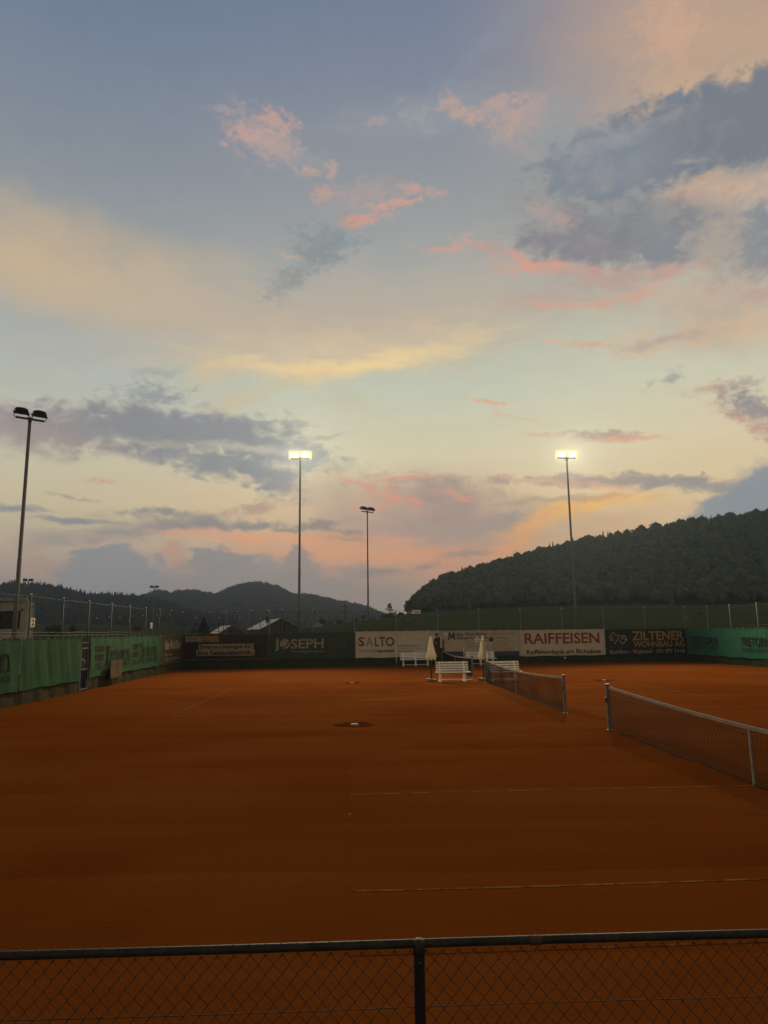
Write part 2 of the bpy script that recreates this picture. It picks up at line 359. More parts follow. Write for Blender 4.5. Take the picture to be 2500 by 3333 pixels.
MAT = dict(
    steel=mat('galvanised_steel', (.055, .054, .049), .6, .15, 3, 0, 0, .2, .3),
    mast=mat('mast_steel', (.15, .147, .135), .6, .10, .5, 0, 0, .2, .3, stretch=(1, 1, .4)),
    darksteel=mat('dark_steel', (.020, .020, .019), .55, .25, 4, 0, 0, .1, .35),
    pipe=mat('weathered_pipe', (.030, .027, .020), .55, .45, 14, .12, 90, .0, .2),
    wire=mat('wire_dark', (.014, .009, .007), .6, .2, 10, 0, 0, .2, .3),
    wirelite=mat('wire_grey', (.032, .031, .028), .6, .2, 10, 0, 0, .3, .3),
    rust=mat('rusty_brown', (.09, .04, .022), .7, .3, 20, .2, 80),
    white=mat('white_paint', (.86, .82, .68), .5, .08, 6, .06, 60),
    cream=mat('cream_cloth', (.88, .82, .65), .85, .08, 4, .15, 40, 0, .1, transl=.45),
    tape=mat('net_tape', (.26, .215, .165), .8, .22, 5, .1, 60, 0, .1),
    netcord=mat('net_cord', (.007, .005, .004), .8, .2, 12, 0, 0, 0, .1),
    postgrey=mat('net_post_grey', (.135, .132, .115), .6, .18, 5, .05, 40, .0, .25),
    board=mat('pale_board', (.50, .46, .38), .6, .15, 5, .05, 40),
    steel_lightened=mat('galvanised_steel_lightened', (.17, .165, .145), .6, .15, 3, 0, 0, .2, .3),  # galvanised steel, colour lightened in place of floodlight missing on these fences
    postdark=mat('painted_post', (.013, .012, .009), .65, .3, 6, .1, 60, 0, .12),
    capstone=mat('cap_dirty', (.30, .25, .18), .7, .35, 30),
    black=mat('black_rubber', (.02, .02, .02), .6, .2, 8),
    blue=mat('blue_plastic', (.03, .035, .14), .45, .15, 6),
    stone=mat('concrete_slab', (.24, .22, .19), .9, .25, 12, .2, 60),
    wood=mat('wood_plank', (.34, .20, .10), .7, .25, 6, .1, 40, stretch=(1, 8, 1)),
    concrete=mat('concrete_wall', (.34, .315, .235), .85, .15, 1.2, .1, 20),
    plaster=mat('pale_cladding', (.27, .275, .265), .8, .08, 2, .05, 20),
    glass=mat('dark_window', (.012, .012, .012), .25, .2, 3, 0, 0, 0, .4),
    greens=mat('banner_green', (.022, .082, .038), .9, .14, 2.5, .18, 9, 0, .1),
    greens2=mat('banner_faded_green', (.036, .098, .054), .9, .16, 2.5, .18, 9, 0, .1),
    greenr=mat('banner_sea_green', (.026, .132, .078), .9, .12, 2.5, .18, 9, 0, .1),
    dkgreen=mat('banner_dark_green', (.040, .062, .036), .9, .16, 2.5, .18, 9, 0, .1),
    dkbrown=mat('banner_dark_brown', (.034, .026, .020), .9, .2, 2.5, .18, 9, 0, .1),
    olive=mat('banner_olive', (.060, .054, .030), .9, .15, 2.5, .18, 9, 0, .1),
    navy=mat('banner_charcoal', (.030, .031, .033), .9, .2, 2.5, .18, 9, 0, .1),
    beige=mat('banner_beige', (.56, .45, .30), .9, .10, 2.5, .18, 9, 0, .1, transl=.45),
    beige2=mat('banner_tan', (.46, .36, .235), .9, .12, 2.5, .18, 9, 0, .1, transl=.45),
    skirt=mat('windscreen_green', (.028, .040, .020), .95, .3, 3, .2, 14, 0, .05),
    skirtl=mat('windscreen_brown', (.048, .042, .022), .95, .3, 3, .2, 14, 0, .05),
    ink=mat('ink_dark', (.028, .026, .018), .9, .1, 8, 0, 0, 0, .1),
    inkbrown=mat('ink_brown', (.024, .022, .010), .9, .15, 8, 0, 0, 0, .1),
    inkpale=mat('ink_pale', (.30, .27, .19), .9, .22, 8, 0, 0, 0, .1),
    inkfaint=mat('ink_faint', (.12, .12, .09), .9, .2, 8, 0, 0, 0, .1),
    inkgold=mat('ink_gold', (.34, .21, .06), .9, .3, 8, 0, 0, 0, .1),
    inkred=mat('ink_red', (.26, .045, .030), .9, .12, 8, 0, 0, 0, .1),
    inkgrey=mat('ink_grey', (.085, .075, .062), .9, .12, 8, 0, 0, 0, .1),
    inkblue=mat('ink_blue', (.060, .060, .085), .9, .15, 8, 0, 0, 0, .1),
    inktan=mat('ink_tan', (.22, .172, .12), .9, .12, 8, 0, 0, 0, .1),
    inkmustard=mat('ink_mustard', (.30, .17, .03), .9, .2, 8, 0, 0, 0, .1),
    coir=mat('coir_mat', (.10, .058, .034), .95, .3, 12, .3, 60),
    bark=mat('bark', (.035, .027, .020), .9, .3, 8, .3, 20),
    leaf=mat('leaf_dark', (.054, .074, .036), .8, .45, .25, 0, 0, 0, .15),
    leaffar=mat('leaf_far', (.020, .031, .029), .9, .5, .03, 0, 0, 0, .05),
    leafspruce=mat('leaf_spruce', (.024, .036, .022), .9, .4, .3, 0, 0, 0, .1),
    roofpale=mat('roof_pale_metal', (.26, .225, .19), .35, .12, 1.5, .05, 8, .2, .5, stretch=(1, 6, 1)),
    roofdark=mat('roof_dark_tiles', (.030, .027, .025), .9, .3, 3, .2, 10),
    housewall=mat('house_wall_dark', (.060, .052, .045), .9, .2, 2),
)
# clay: rolled and dragged brick dust, with drag-mat streaks, damp patches and scuffs
def clay_material(name, white=None):
    m = bpy.data.materials.new(name); m.use_nodes = True
    n, l = m.node_tree.nodes, m.node_tree.links; b = n['Principled BSDF']
    b.inputs['Roughness'].default_value = .93; b.inputs['Specular IOR Level'].default_value = .0
    tcn = n.new('ShaderNodeTexCoord')
    def tx(scale, detail=6, rough=.6, st=(1, 1, 1), rot=0, dist=0):
        mp = n.new('ShaderNodeMapping'); l.new(tcn.outputs['Object'], mp.inputs[0]); mp.inputs['Scale'].default_value = st; mp.inputs['Rotation'].default_value = (0, 0, rot)
        t = n.new('ShaderNodeTexNoise'); t.inputs['Scale'].default_value = scale; t.inputs['Detail'].default_value = detail; t.inputs['Roughness'].default_value = rough; t.inputs['Distortion'].default_value = dist
        l.new(mp.outputs[0], t.inputs['Vector']); return t.outputs['Fac']
    def rmp(f, a, b_, ca, cb_):
        r = n.new('ShaderNodeValToRGB'); l.new(f, r.inputs[0]); e = r.color_ramp.elements
        e[0].position = a; e[1].position = b_; e[0].color = (*ca, 1); e[1].color = (*cb_, 1); return r.outputs[0]
    def mix(f, a, b_, mode='MIX'):
        x = n.new('ShaderNodeMix'); x.data_type = 'RGBA'; x.blend_type = mode
        for i, v in ((0, f), (6, a), (7, b_)):
            if hasattr(v, 'is_output'): l.new(v, x.inputs[i])
            else: x.inputs[i].default_value = v
        return x.outputs[2]
    base = rmp(tx(.16, 5, .55, (1, 1.6, 1), .1, .6), .32, .68, CLAY_A, CLAY_B)
    streak = rmp(tx(1.0, 7, .65, (.12, 5.5, 1), .02, .3), .3, .7, (.93, .93, .93), (1.06, 1.06, 1.06))
    c = mix(1.0, base, streak, 'MULTIPLY')
    swirl = n.new('ShaderNodeTexWave'); swirl.wave_type = 'RINGS'; swirl.rings_direction = 'Z'
    mp = n.new('ShaderNodeMapping'); l.new(tcn.outputs['Object'], mp.inputs[0]); mp.inputs['Location'].default_value = (4.4, -3.2, 0)
    l.new(mp.outputs[0], swirl.inputs[0]); swirl.inputs['Scale'].default_value = 4.5; swirl.inputs['Distortion'].default_value = 3.5; swirl.inputs['Detail'].default_value = 4; swirl.inputs['Detail Scale'].default_value = 1.6
    # broad passes of the drag mat, each with a slightly different tone
    bands = n.new('ShaderNodeTexWave'); bands.wave_type = 'BANDS'; bands.bands_direction = 'Y'; bands.wave_profile = 'SAW'
    mpb = n.new('ShaderNodeMapping'); l.new(tcn.outputs['Object'], mpb.inputs[0]); mpb.inputs['Rotation'].default_value = (0, 0, .03); l.new(mpb.outputs[0], bands.inputs[0])
    bands.inputs['Scale'].default_value = .16; bands.inputs['Distortion'].default_value = 2.2; bands.inputs['Detail'].default_value = 4; bands.inputs['Detail Scale'].default_value = .5
    c = mix(1.0, c, rmp(bands.outputs['Fac'], .1, .9, (.94, .94, .94), (1.05, 1.05, 1.05)), 'MULTIPLY')
    fine = rmp(tx(38, 4, .7), .3, .7, (.88, .88, .88), (1.12, 1.12, 1.12))
    c = mix(.8, c, fine, 'MULTIPLY')
    scuff = rmp(tx(.55, 8, .72, (.25, 2.4, 1), -.05, 1.4), .62, .74, (0, 0, 0), (1, 1, 1))
    c = mix(mix(1.0, scuff, (.35, .35, .35, 1), 'MULTIPLY'), c, (*CLAY_DRY, 1))
    if white:
        keep = rmp(tx(3.2, 8, .78, (1, 1, 1), .3, .4), white[0], white[1], (0, 0, 0), (1, 1, 1))
        c = mix(keep, c, (.26, .15, .070, 1))
    l.new(c, b.inputs['Base Color'])
    h = n.new('ShaderNodeMath'); h.operation = 'MULTIPLY_ADD'; l.new(tx(1, 6, .7, (1.2, 24, 1), .03, .6), h.inputs[0]); h.inputs[1].default_value = 1.0
    l.new(tx(60, 3, .7), h.inputs[2])
    h2 = n.new('ShaderNodeMath'); h2.operation = 'MULTIPLY_ADD'; l.new(swirl.outputs['Fac'], h2.inputs[0]); h2.inputs[1].default_value = .3; l.new(h.outputs[0], h2.inputs[2])
    bn = n.new('ShaderNodeBump'); bn.inputs['Strength'].default_value = .35; bn.inputs['Distance'].default_value = .012
    l.new(h2.outputs[0], bn.inputs['Height']); l.new(bn.outputs[0], b.inputs['Normal'])
    return m
CLAY_A, CLAY_B, CLAY_DRY = (.136, .0320, .0032), (.170, .0490, .0085), (.20, .070, .020)
MAT['clay'] = clay_material('clay')
MAT['line'] = clay_material('line_tape', (.42, .58))
MAT['lineworn'] = clay_material('line_tape_worn', (.55, .65))
MAT['damp'] = mat('clay_damp', (.072, .018, .003), .9, .2, 4, .3, 60, 0, 0)
MAT['grass'] = mat('meadow_grass', (.058, .078, .022), .95, .3, .022, 0, 0, 0, .0, c2=(.044, .046, .022), stretch=(1, 3.5, 1))
MAT['hill'] = mat('forest_floor', (.020, .024, .014), .95, .3, .05, 0, 0, 0, .05)
MAT['lamp_on'] = mat('floodlight_glow', (.9, .85, .6), .4, .02, 2, emit=((1.0, .93, .62), 3.6))
MAT['glow_rim'] = mat('floodlight_bloom_rim', (.80, .66, .25), .35, .05, 2, 0, 0, .3, .5, emit=((1.0, .84, .22), .95))  # yellow emission stands in for the bloom around a lit lens
MAT['lens_off'] = mat('floodlight_glass', (.55, .56, .55), .12, .1, 3, 0, 0, 0, .8)

# ------------------------------------------------------------------ mesh helpers
class MB:
    def __init__(s): s.v = []; s.f = []
    def add(s, vs, fs):
        o = len(s.v); s.v.extend([tuple(map(float, q)) for q in vs]); s.f.extend([tuple(i+o for i in q) for q in fs]); return s
    def box(s, c, d, rz=0.0):
        x, y, z = d[0]/2, d[1]/2, d[2]/2; ca, sa = math.cos(rz), math.sin(rz)
        vs = [(c[0]+a*x*ca-b*y*sa, c[1]+a*x*sa+b*y*ca, c[2]+e*z) for e in (-1, 1) for a, b in ((-1, -1), (1, -1), (1, 1), (-1, 1))]
        return s.add(vs, [(3, 2, 1, 0), (4, 5, 6, 7), (0, 1, 5, 4), (1, 2, 6, 5), (2, 3, 7, 6), (3, 0, 4, 7)])
    def bar(s, a, b, w, h, up=(0, 0, 1)):
        a, b = np.array(a, float), np.array(b, float); d = b-a; d /= np.linalg.norm(d); u = np.array(up, float)
        if abs(d @ u) > .98: u = np.array((0, 1.0, 0))
        x = np.cross(d, u); x /= np.linalg.norm(x); u = np.cross(x, d)
        vs = [p+x*w/2*i+u*h/2*j for p in (a, b) for i, j in ((-1, -1), (1, -1), (1, 1), (-1, 1))]
        return s.add(vs, [(3, 2, 1, 0), (4, 5, 6, 7), (0, 1, 5, 4), (1, 2, 6, 5), (2, 3, 7, 6), (3, 0, 4, 7)])
    def tube(s, pts, r, n=8, caps=True):
        pts = [np.array(p, float) for p in pts]; rs = r if isinstance(r, (list, tuple)) else [r]*len(pts); rings = []; ref = None
        for i, p in enumerate(pts):
            d = pts[min(i+1, len(pts)-1)]-pts[max(i-1, 0)]; d /= max(np.linalg.norm(d), 1e-9)
            if ref is None: ref = np.array((0, 0, 1.0)) if abs(d[2]) < .9 else np.array((1.0, 0, 0))
            x = np.cross(ref, d); x /= max(np.linalg.norm(x), 1e-9); y = np.cross(d, x); ref = y if abs(np.dot(y, d)) < .5 else ref
            rings.append([p+rs[i]*(x*math.cos(2*PI*k/n)+y*math.sin(2*PI*k/n)) for k in range(n)])
        o = [q for R_ in rings for q in R_]; fs = []
        for i in range(len(pts)-1):
            for k in range(n): fs.append((i*n+k, i*n+(k+1) % n, (i+1)*n+(k+1) % n, (i+1)*n+k))
        if caps: fs += [tuple(reversed(range(n))), tuple((len(pts)-1)*n+k for k in range(n))]
        return s.add(o, fs)
    def lathe(s, c, prof, n=16, fn=None):
        vs = []; fs = []
        for i, (r, z) in enumerate(prof):
            for k in range(n):
                a = 2*PI*k/n; rr = r*(fn(a, i) if fn else 1); vs.append((c[0]+rr*math.cos(a), c[1]+rr*math.sin(a), c[2]+z))
        for i in range(len(prof)-1):
            for k in range(n): fs.append((i*n+k, i*n+(k+1) % n, (i+1)*n+(k+1) % n, (i+1)*n+k))
        fs += [tuple(reversed(range(n))), tuple((len(prof)-1)*n+k for k in range(n))]
        return s.add(vs, fs)
    def quad(s, a, b, c, d): return s.add([a, b, c, d], [(0, 1, 2, 3)])
    def build(s, name, m, parent=None, smooth=False, bevel=0.0):
        off = np.array(parent_loc(parent))
        me = bpy.data.meshes.new(name); me.from_pydata([tuple(np.array(q)-off) for q in s.v], [], s.f); me.update()
        o = bpy.data.objects.new(name, me); COL.objects.link(o); me.materials.append(m)
        if smooth: me.polygons.foreach_set('use_smooth', [True]*len(me.polygons))
        if parent is not None: o.parent = parent
        if bevel:
            bv = o.modifiers.new('bevel', 'BEVEL'); bv.width = bevel; bv.segments = 2; bv.limit_method = 'ANGLE'
        return o
def parent_loc(p):
    a = np.zeros(3)
    while p is not None: a = a+np.array(p.location); p = p.parent
    return a
def tag(o, label=None, cat=None, group=None, kind=None):
    if label: o['label'] = label
    if cat: o['category'] = cat
    if group: o['group'] = group
    if kind: o['kind'] = kind
    return o
def thing(name, label, cat, loc=(0, 0, 0), rz=0.0, group=None):
    o = bpy.data.objects.new(name, None); COL.objects.link(o); o.location = tuple(map(float, loc)); o.rotation_euler = (0, 0, rz); o.empty_display_size = .2
    return tag(o, label, cat, group)
def copy_tree(o, parent=None):
    c = o.copy(); COL.objects.link(c); c.parent = parent
    for ch in list(o.children): copy_tree(ch, c)
    return c
def big_mesh(name, V, Fc, m, parent=None, smooth=False):
    """V (n,3), Fc (k,3) or (k,4) numpy"""
    me = bpy.data.meshes.new(name); k = Fc.shape[1]
    me.vertices.add(len(V)); me.vertices.foreach_set('co', np.asarray(V, np.float32).ravel())
    me.loops.add(Fc.size); me.loops.foreach_set('vertex_index', Fc.astype(np.int32).ravel())
    me.polygons.add(len(Fc)); me.polygons.foreach_set('loop_start', np.arange(0, Fc.size, k, dtype=np.int32))
    me.polygons.foreach_set('loop_total', np.full(len(Fc), k, np.int32))
    if smooth: me.polygons.foreach_set('use_smooth', np.ones(len(Fc), bool))
    me.update(calc_edges=True); me.validate()
    o = bpy.data.objects.new(name, me); COL.objects.link(o); me.materials.append(m)
    if parent is not None: o.parent = parent
    return o
#STRUCTURE
# ------------------------------------------------------------------ ground, meadow, court
def interp_px(lst):
    """list of (px, py, dist) -> arrays azimuth (deg), height, dist sorted by azimuth"""
    r = []
    for px, py, D in lst:
        p = at_dist(px, py, D); r.append((math.degrees(math.atan2(p[0], p[1])), p[2], D))
    r.sort(); return np.array(r)
crest = interp_px([(-900, 2036, 700), (-200, 2030, 700), (300, 2033, 700), (600, 2042, 650), (900, 2050, 450), (977, 2047, 320), (1037, 2041, 320), (1091, 2033, 320), (1153, 2024, 320), (1238, 2014, 330), (1350, 1995, 400), (1500, 1984, 450), (1900, 1972, 480), (2500, 1968, 480), (3300, 1960, 480)])
azs = np.concatenate([np.arange(-180, -40, 5.0), np.arange(-40, 50, .5), np.arange(50, 181, 5.0)])
rads = np.array([0.5, 30, 60, 75, 90, 110, 140, 170, 200, 240, 280, 320, 360, 400, 450, 500, 560, 640, 720, 850, 1000, 1300, 1700, 2200, 2700])
V = []
for a in azs:
    zc = np.interp(a, crest[:, 0], crest[:, 1]); D = np.interp(a, crest[:, 0], crest[:, 2])
    for r in rads:
        s = min(max((r-85)/(D-85), 0), 1); z = -.12+(zc+.12)*(s*s*(3-2*s)*.55+s*.45)
        if r > D: z = zc-(r-D)*.02 if r < 1300 else zc-(1300-D)*.02-15
        V.append((r*math.sin(math.radians(a)), r*math.cos(math.radians(a)), max(z, -25)))
nr = len(rads); Fq = [(i*nr+j, i*nr+j+1, (i+1)*nr+j+1, (i+1)*nr+j) for i in range(len(azs)-1) for j in range(nr-1)]
tag(big_mesh('ground', np.array(V), np.array(Fq), MAT['grass'], smooth=True), kind='structure')

# clay sheet with three shallow dips round the watering caps
CAPS = [ground(1154, 2356), ground(1146, 2221), ground(1967, 2213)]
xs = np.arange(LX-.05, RX+.11, .25); ys = np.arange(2.9, 55.2, .25)
gx, gy = np.meshgrid(xs, ys, indexing='ij'); gz = np.zeros_like(gx)
gz += .006*np.sin(gx*.9+.3*np.sin(gy*.4))*np.sin(gy*.55+.5)
for c in CAPS:
    d = np.hypot((gx-c[0])/1.0, (gy-c[1])/1.15); gz -= .05*np.exp(-(d/.55)**2)
yfar = FY+FS*gx+.02; gy = np.minimum(gy, yfar)
nx_, ny_ = gx.shape; idx = np.arange(nx_*ny_).reshape(nx_, ny_)
Fq = np.stack([idx[:-1, :-1].ravel(), idx[1:, :-1].ravel(), idx[1:, 1:].ravel(), idx[:-1, 1:].ravel()], 1)
keep = (gy[:-1, 1:].ravel()-gy[:-1, :-1].ravel()) > 1e-4
tag(big_mesh('court_ground', np.stack([gx.ravel(), gy.ravel(), gz.ravel()], 1), Fq[keep], MAT['clay'], smooth=True), kind='structure')

# lines: narrow tapes half buried by dust, cut into short lengths
def zc_(x, y):
    z = .006*math.sin(x*.9+.3*math.sin(y*.4))*math.sin(y*.55+.5)
    for c in CAPS: z -= .05*math.exp(-((x-c[0])**2+((y-c[1])/1.15)**2)/.3025)
    return z
def line_run(mb, a, b, w=.036):
    a, b = np.array(a), np.array(b); L = np.linalg.norm(b-a); d = (b-a)/L; nrm = np.array((-d[1], d[0])); k = max(2, int(L/.25))
    prev = None
    for i in range(k+1):
        p = a+d*L*i/k; q = [(*(p+nrm*w/2*s), zc_(*p)+.0035) for s in (-1, 1)]
        if prev: mb.quad(prev[0], q[0], q[1], prev[1])
        prev = q
for ci, cc in enumerate((C1, C2, C3)):
    good, worn = MB(), MB()
    xl, xr, sl, s_r = NX-11.885, NX+11.885, NX-6.4, NX+6.4
    for i, dy in enumerate((-5.485, -4.115, 4.115, 5.485)): line_run(good if (ci, i) in ((1, 0), (1, 1), (0, 1), (2, 0)) else worn, (xl if ci else sl-.0, cc+dy), (xr, cc+dy))
    line_run(good, (sl, cc), (s_r, cc)); line_run(worn, (sl, cc-4.115), (sl, cc+4.115)); line_run(good, (s_r, cc-4.115), (s_r, cc+4.115))
    line_run(good if ci else worn, (xl, cc-5.485), (xl, cc+5.485)); line_run(good, (xr, cc-5.485), (xr, cc+5.485))
    tag(good.build('court_lines', MAT['line']), kind='structure'); tag(worn.build('court_lines', MAT['lineworn']), kind='structure')
cap_lab = ['white watering cap in the damp dip nearest the foreground fence', 'small white watering cap in front of the white bench beside the first umbrella', 'white watering cap behind the nets on the right half of the clay']
for c, lb in zip(CAPS, cap_lab):
    z = c[2]-.052
    t = thing('watering_cap', lb, 'sprinkler cap', (c[0], c[1], z), 0, 'watering caps sunk in the clay')
    MB().lathe((c[0], c[1], z), [(.0, .05), (.05, .060), (.095, .058), (.108, .05), (.108, -.01)][::-1], 20).build('lid', MAT['capstone'], t, True)
    ring = MB(); n = 40; rr = [(.12, .0), (.25, .0), (.40, .0), (.54, .0)]; vs = []
    for r, _ in rr:
        for k in range(n):
            a = 2*PI*k/n; q = r*(1+(.12*math.sin(3*a+r*7)+.07*math.sin(7*a) if r > .4 else 0)); x, y = c[0]+q*math.cos(a), c[1]+q*math.sin(a); vs.append((x, y, zc_(x, y)+(.007 if r < .5 else .002)))
    ring.add(vs, [(i*n+k, i*n+(k+1) % n, (i+1)*n+(k+1) % n, (i+1)*n+k) for i in range(3) for k in range(n)])
    ring.build('damp_ring', MAT['damp'], t, True)

# ------------------------------------------------------------------ hills and forests
def hill(name, ridge_px, drop, foot_dist, foot_z, back=500, n=140, rel=.0):
    R_ = interp_px(ridge_px); a0, a1 = R_[0, 0], R_[-1, 0]; A = np.linspace(a0, a1, n)
    zr = np.interp(A, R_[:, 0], R_[:, 1])-drop; Dr = np.interp(A, R_[:, 0], R_[:, 2])
    fd = np.interp(A, [q[0] for q in foot_dist], [q[1] for q in foot_dist]) if not np.isscalar(foot_dist) else np.full(n, float(foot_dist))
    fz = np.interp(A, [q[0] for q in foot_z], [q[1] for q in foot_z]) if not np.isscalar(foot_z) else np.full(n, float(foot_z))
    T = np.linspace(0, 1, 15); rows = []
    for t_ in T:
        r = fd+(Dr-fd)*t_; z = fz+(np.maximum(zr, fz)-fz)*(t_**.9)
        rows.append((r, z))
    for t_ in (.15, .4, 1.0): rows.append((Dr+back*t_, np.maximum(zr, fz)-(np.maximum(zr, fz)-fz+30)*t_))
    V = np.array([(r[i]*math.sin(math.radians(A[i])), r[i]*math.cos(math.radians(A[i])), z[i]) for r, z in rows for i in range(n)])
    m = len(rows); Fq = np.array([(j*n+i, j*n+i+1, (j+1)*n+i+1, (j+1)*n+i) for j in range(m-1) for i in range(n-1)])
    tag(big_mesh(name, V, Fq, MAT['hill'], smooth=True), kind='structure')
    def surf(u, t_):
        a = a0+(a1-a0)*u; Fd = np.interp(a, A, fd); D = np.interp(a, A, Dr); z0 = np.interp(a, A, fz); z1 = np.maximum(np.interp(a, A, zr), z0)
        r = Fd+(D-Fd)*t_; return r*np.sin(np.radians(a)), r*np.cos(np.radians(a)), z0+(z1-z0)*(np.clip(t_, 0, 1)**.9)
    return surf
def ico(sub):
    bm = bmesh.new(); bmesh.ops.create_icosphere(bm, subdivisions=sub, radius=1.0); bm.verts.ensure_lookup_table()
    V = np.array([v.co[:] for v in bm.verts]); Fc = np.array([[v.index for v in f.verts] for f in bm.faces]); bm.free(); return V, Fc
def broad_template(seed, leaves=46, sub=1):
    g = np.random.default_rng(seed); V, Fc = ico(sub)
    lob = g.normal(size=(7, 3)); lob /= np.linalg.norm(lob, axis=1, keepdims=True)
    d = V @ lob.T; V = V*(.62+.36*np.clip(d, 0, 1).max(1)[:, None]**2)*(1+g.normal(0, .07, (len(V), 1)))
    V = V*np.array([.5, .5, .42])+np.array([0, 0, .58])
    Vs, Fs = [V], [Fc]; o = len(V)
    for k in range(leaves):
        q = g.normal(size=3); q /= np.linalg.norm(q); q[2] = abs(q[2])*.9-.25; p = q*np.array([.5, .5, .44])*g.uniform(.78, 1.06)+np.array([0, 0, .58])
        a, b = g.normal(size=3), g.normal(size=3); a /= np.linalg.norm(a); b /= np.linalg.norm(b); s_ = g.uniform(.08, .15)
        Vs.append(np.array([p+a*s_, p+b*s_, p-(a+b)*s_*.6])); Fs.append(np.array([[o, o+1, o+2]])); o += 3
    return np.concatenate(Vs), np.concatenate(Fs)
def conifer_template(seed, tiers=6, n=7):
    g = np.random.default_rng(seed); Vs, Fs = [], []; o = 0
    for i in range(tiers):
        z0 = .08+.15*i; r = .24*(1-i/(tiers+.3))*g.uniform(.85, 1.15); z1 = min(z0+.30, 1.0)
        ring = [(r*(1+.35*((k % 2)*2-1)*.5)*math.cos(2*PI*k/n+i), r*(1+.35*((k % 2)*2-1)*.5)*math.sin(2*PI*k/n+i), z0+g.uniform(-.03, .03)) for k in range(n)]
        Vs.append(np.array(ring+[(0, 0, z1)])); Fs.append(np.array([[o+k, o+(k+1) % n, o+n] for k in range(n)])); o += n+1
    return np.concatenate(Vs), np.concatenate(Fs)
BT = [broad_template(s) for s in (1, 2, 3, 4)]; CT = [conifer_template(s) for s in (5, 6, 7)]
def forest(name, x, y, z, h, w, kind, m, label):
    Vs, Fs = [], []; o = 0; ang = rng.uniform(0, 2*PI, len(x)); temps = BT+CT
    tid = np.where(kind, len(BT)+rng.integers(0, len(CT), len(x)), rng.integers(0, len(BT), len(x)))
    for ti, (TV, TF) in enumerate(temps):
        s_ = np.where(tid == ti)[0]
        if not len(s_): continue
        ca, sa = np.cos(ang[s_])[:, None], np.sin(ang[s_])[:, None]; vx, vy, vz = TV[:, 0][None], TV[:, 1][None], TV[:, 2][None]
        X = (vx*ca-vy*sa)*w[s_][:, None]+x[s_][:, None]; Y = (vx*sa+vy*ca)*w[s_][:, None]+y[s_][:, None]; Z = vz*h[s_][:, None]+z[s_][:, None]
        Vs.append(np.stack([X, Y, Z], -1).reshape(-1, 3)); nv = len(TV)
        Fs.append((TF[None]+(o+np.arange(len(s_))[:, None, None]*nv)).reshape(-1, 3)); o += nv*len(s_)
    return tag(big_mesh(name, np.concatenate(Vs), np.concatenate(Fs), m), label, 'forest', kind='stuff')

ridge_right = [(1350, 1985, 440), (1372, 1945, 480), (1402, 1907, 520), (1450, 1880, 560), (1499, 1865, 590), (1551, 1853, 610), (1604, 1836, 630), (1649, 1820, 640), (1702, 1803, 650), (1777, 1784, 660), (1853, 1765, 670), (1905, 1750, 680), (1966, 1741, 690), (2049, 1731, 700), (2116, 1716, 710), (2192, 1704, 720), (2252, 1694, 730), (2305, 1688, 735), (2380, 1675, 745), (2440, 1666, 750), (2471, 1652, 755), (2510, 1656, 760), (2800, 1612, 780), (3300, 1640, 800)]
cz = lambda a: float(np.interp(a, crest[:, 0], crest[:, 1]))
fa = [(a, float(np.interp(a, crest[:, 0], crest[:, 2]))-15) for a in np.linspace(0, 50, 26)]
surf_r = hill('hill', ridge_right, 9.5, fa, [(a, cz(a)-.8) for a in np.linspace(0, 50, 26)])
ridge_a = [(-700, 1905, 1000), (-400, 1898, 1050), (-150, 1892, 1080), (0, 1894, 1100), (40, 1889, 1100), (90, 1892, 1100), (150, 1896, 1100), (200, 1905, 1100), (250, 1920, 1100), (290, 1927, 1100), (330, 1928, 1100), (400, 1931, 1100), (470, 1936, 1080), (530, 1950, 1050), (600, 1975, 1000), (680, 2005, 950), (760, 2035, 900)]
surf_a = hill('hill', ridge_a, 14.0, 720, [(-50, 9.5), (-12, 7), (0, 4)])
ridge_b = [(430, 1950, 1600), (470, 1934, 1650), (507, 1919, 1700), (540, 1918, 1700), (552, 1926, 1700), (580, 1919, 1700), (610, 1916, 1700), (640, 1918, 1700), (676, 1925, 1700), (700, 1929, 1700), (720, 1925, 1700), (740, 1912, 1700), (760, 1904, 1700), (800, 1895, 1700), (830, 1892, 1700), (850, 1893, 1700), (880, 1899, 1700), (910, 1906, 1700), (930, 1919, 1700), (960, 1931, 1700), (990, 1930, 1700), (1010, 1929, 1700), (1040, 1939, 1700), (1080, 1946, 1700), (1110, 1956, 1700), (1150, 1962, 1700), (1190, 1969, 1700), (1210, 1978, 1700), (1230, 1988, 1700), (1260, 1999, 1700), (1300, 2015, 1700), (1380, 2035, 1700)]
surf_b = hill('hill', ridge_b, 13.0, 1050, [(-30, 8), (0, 6), (5, 8)])
def scatter(surf, n, tmin=0.0, tpow=1.0, urange=(0, 1)):
    u = rng.uniform(*urange, n); t_ = tmin+(1-tmin)*rng.uniform(0, 1, n)**tpow; return u, t_, surf(u, t_)
# right-hand wood: mixed, spruces along the crest
u, t_, (x, y, z) = scatter(surf_r, 9500, .0, .85, (.006, 1))
kind = rng.uniform(size=len(x)) < np.where(t_ > .85, .13, .06)
h = np.where(kind, rng.uniform(10, 17, len(x)), rng.uniform(9, 15, len(x))); w = np.where(kind, h*.6, np.clip(rng.lognormal(1.85, .38, len(x)), 3.2, 15)); h = np.where(kind, h, h*np.clip(w/8.5, .75, 1.12))
forest('forest', x, y, z-1.0, h, w, kind, MAT['leaf'], 'dark mixed wood covering the long slope on the right')
u, t_, (x, y, z) = scatter(surf_a, 6500, 0, .8)
kind = rng.uniform(size=len(x)) < .75
h = np.where(kind, rng.uniform(12, 19, len(x)), rng.uniform(9, 16, len(x))); w = np.where(kind, h*.7, rng.uniform(9, 14, len(x)))
forest('forest', x, y, z-1.0, h, w, kind, MAT['leaffar'], 'dark spruce wood on the left ridge beyond the green banners')
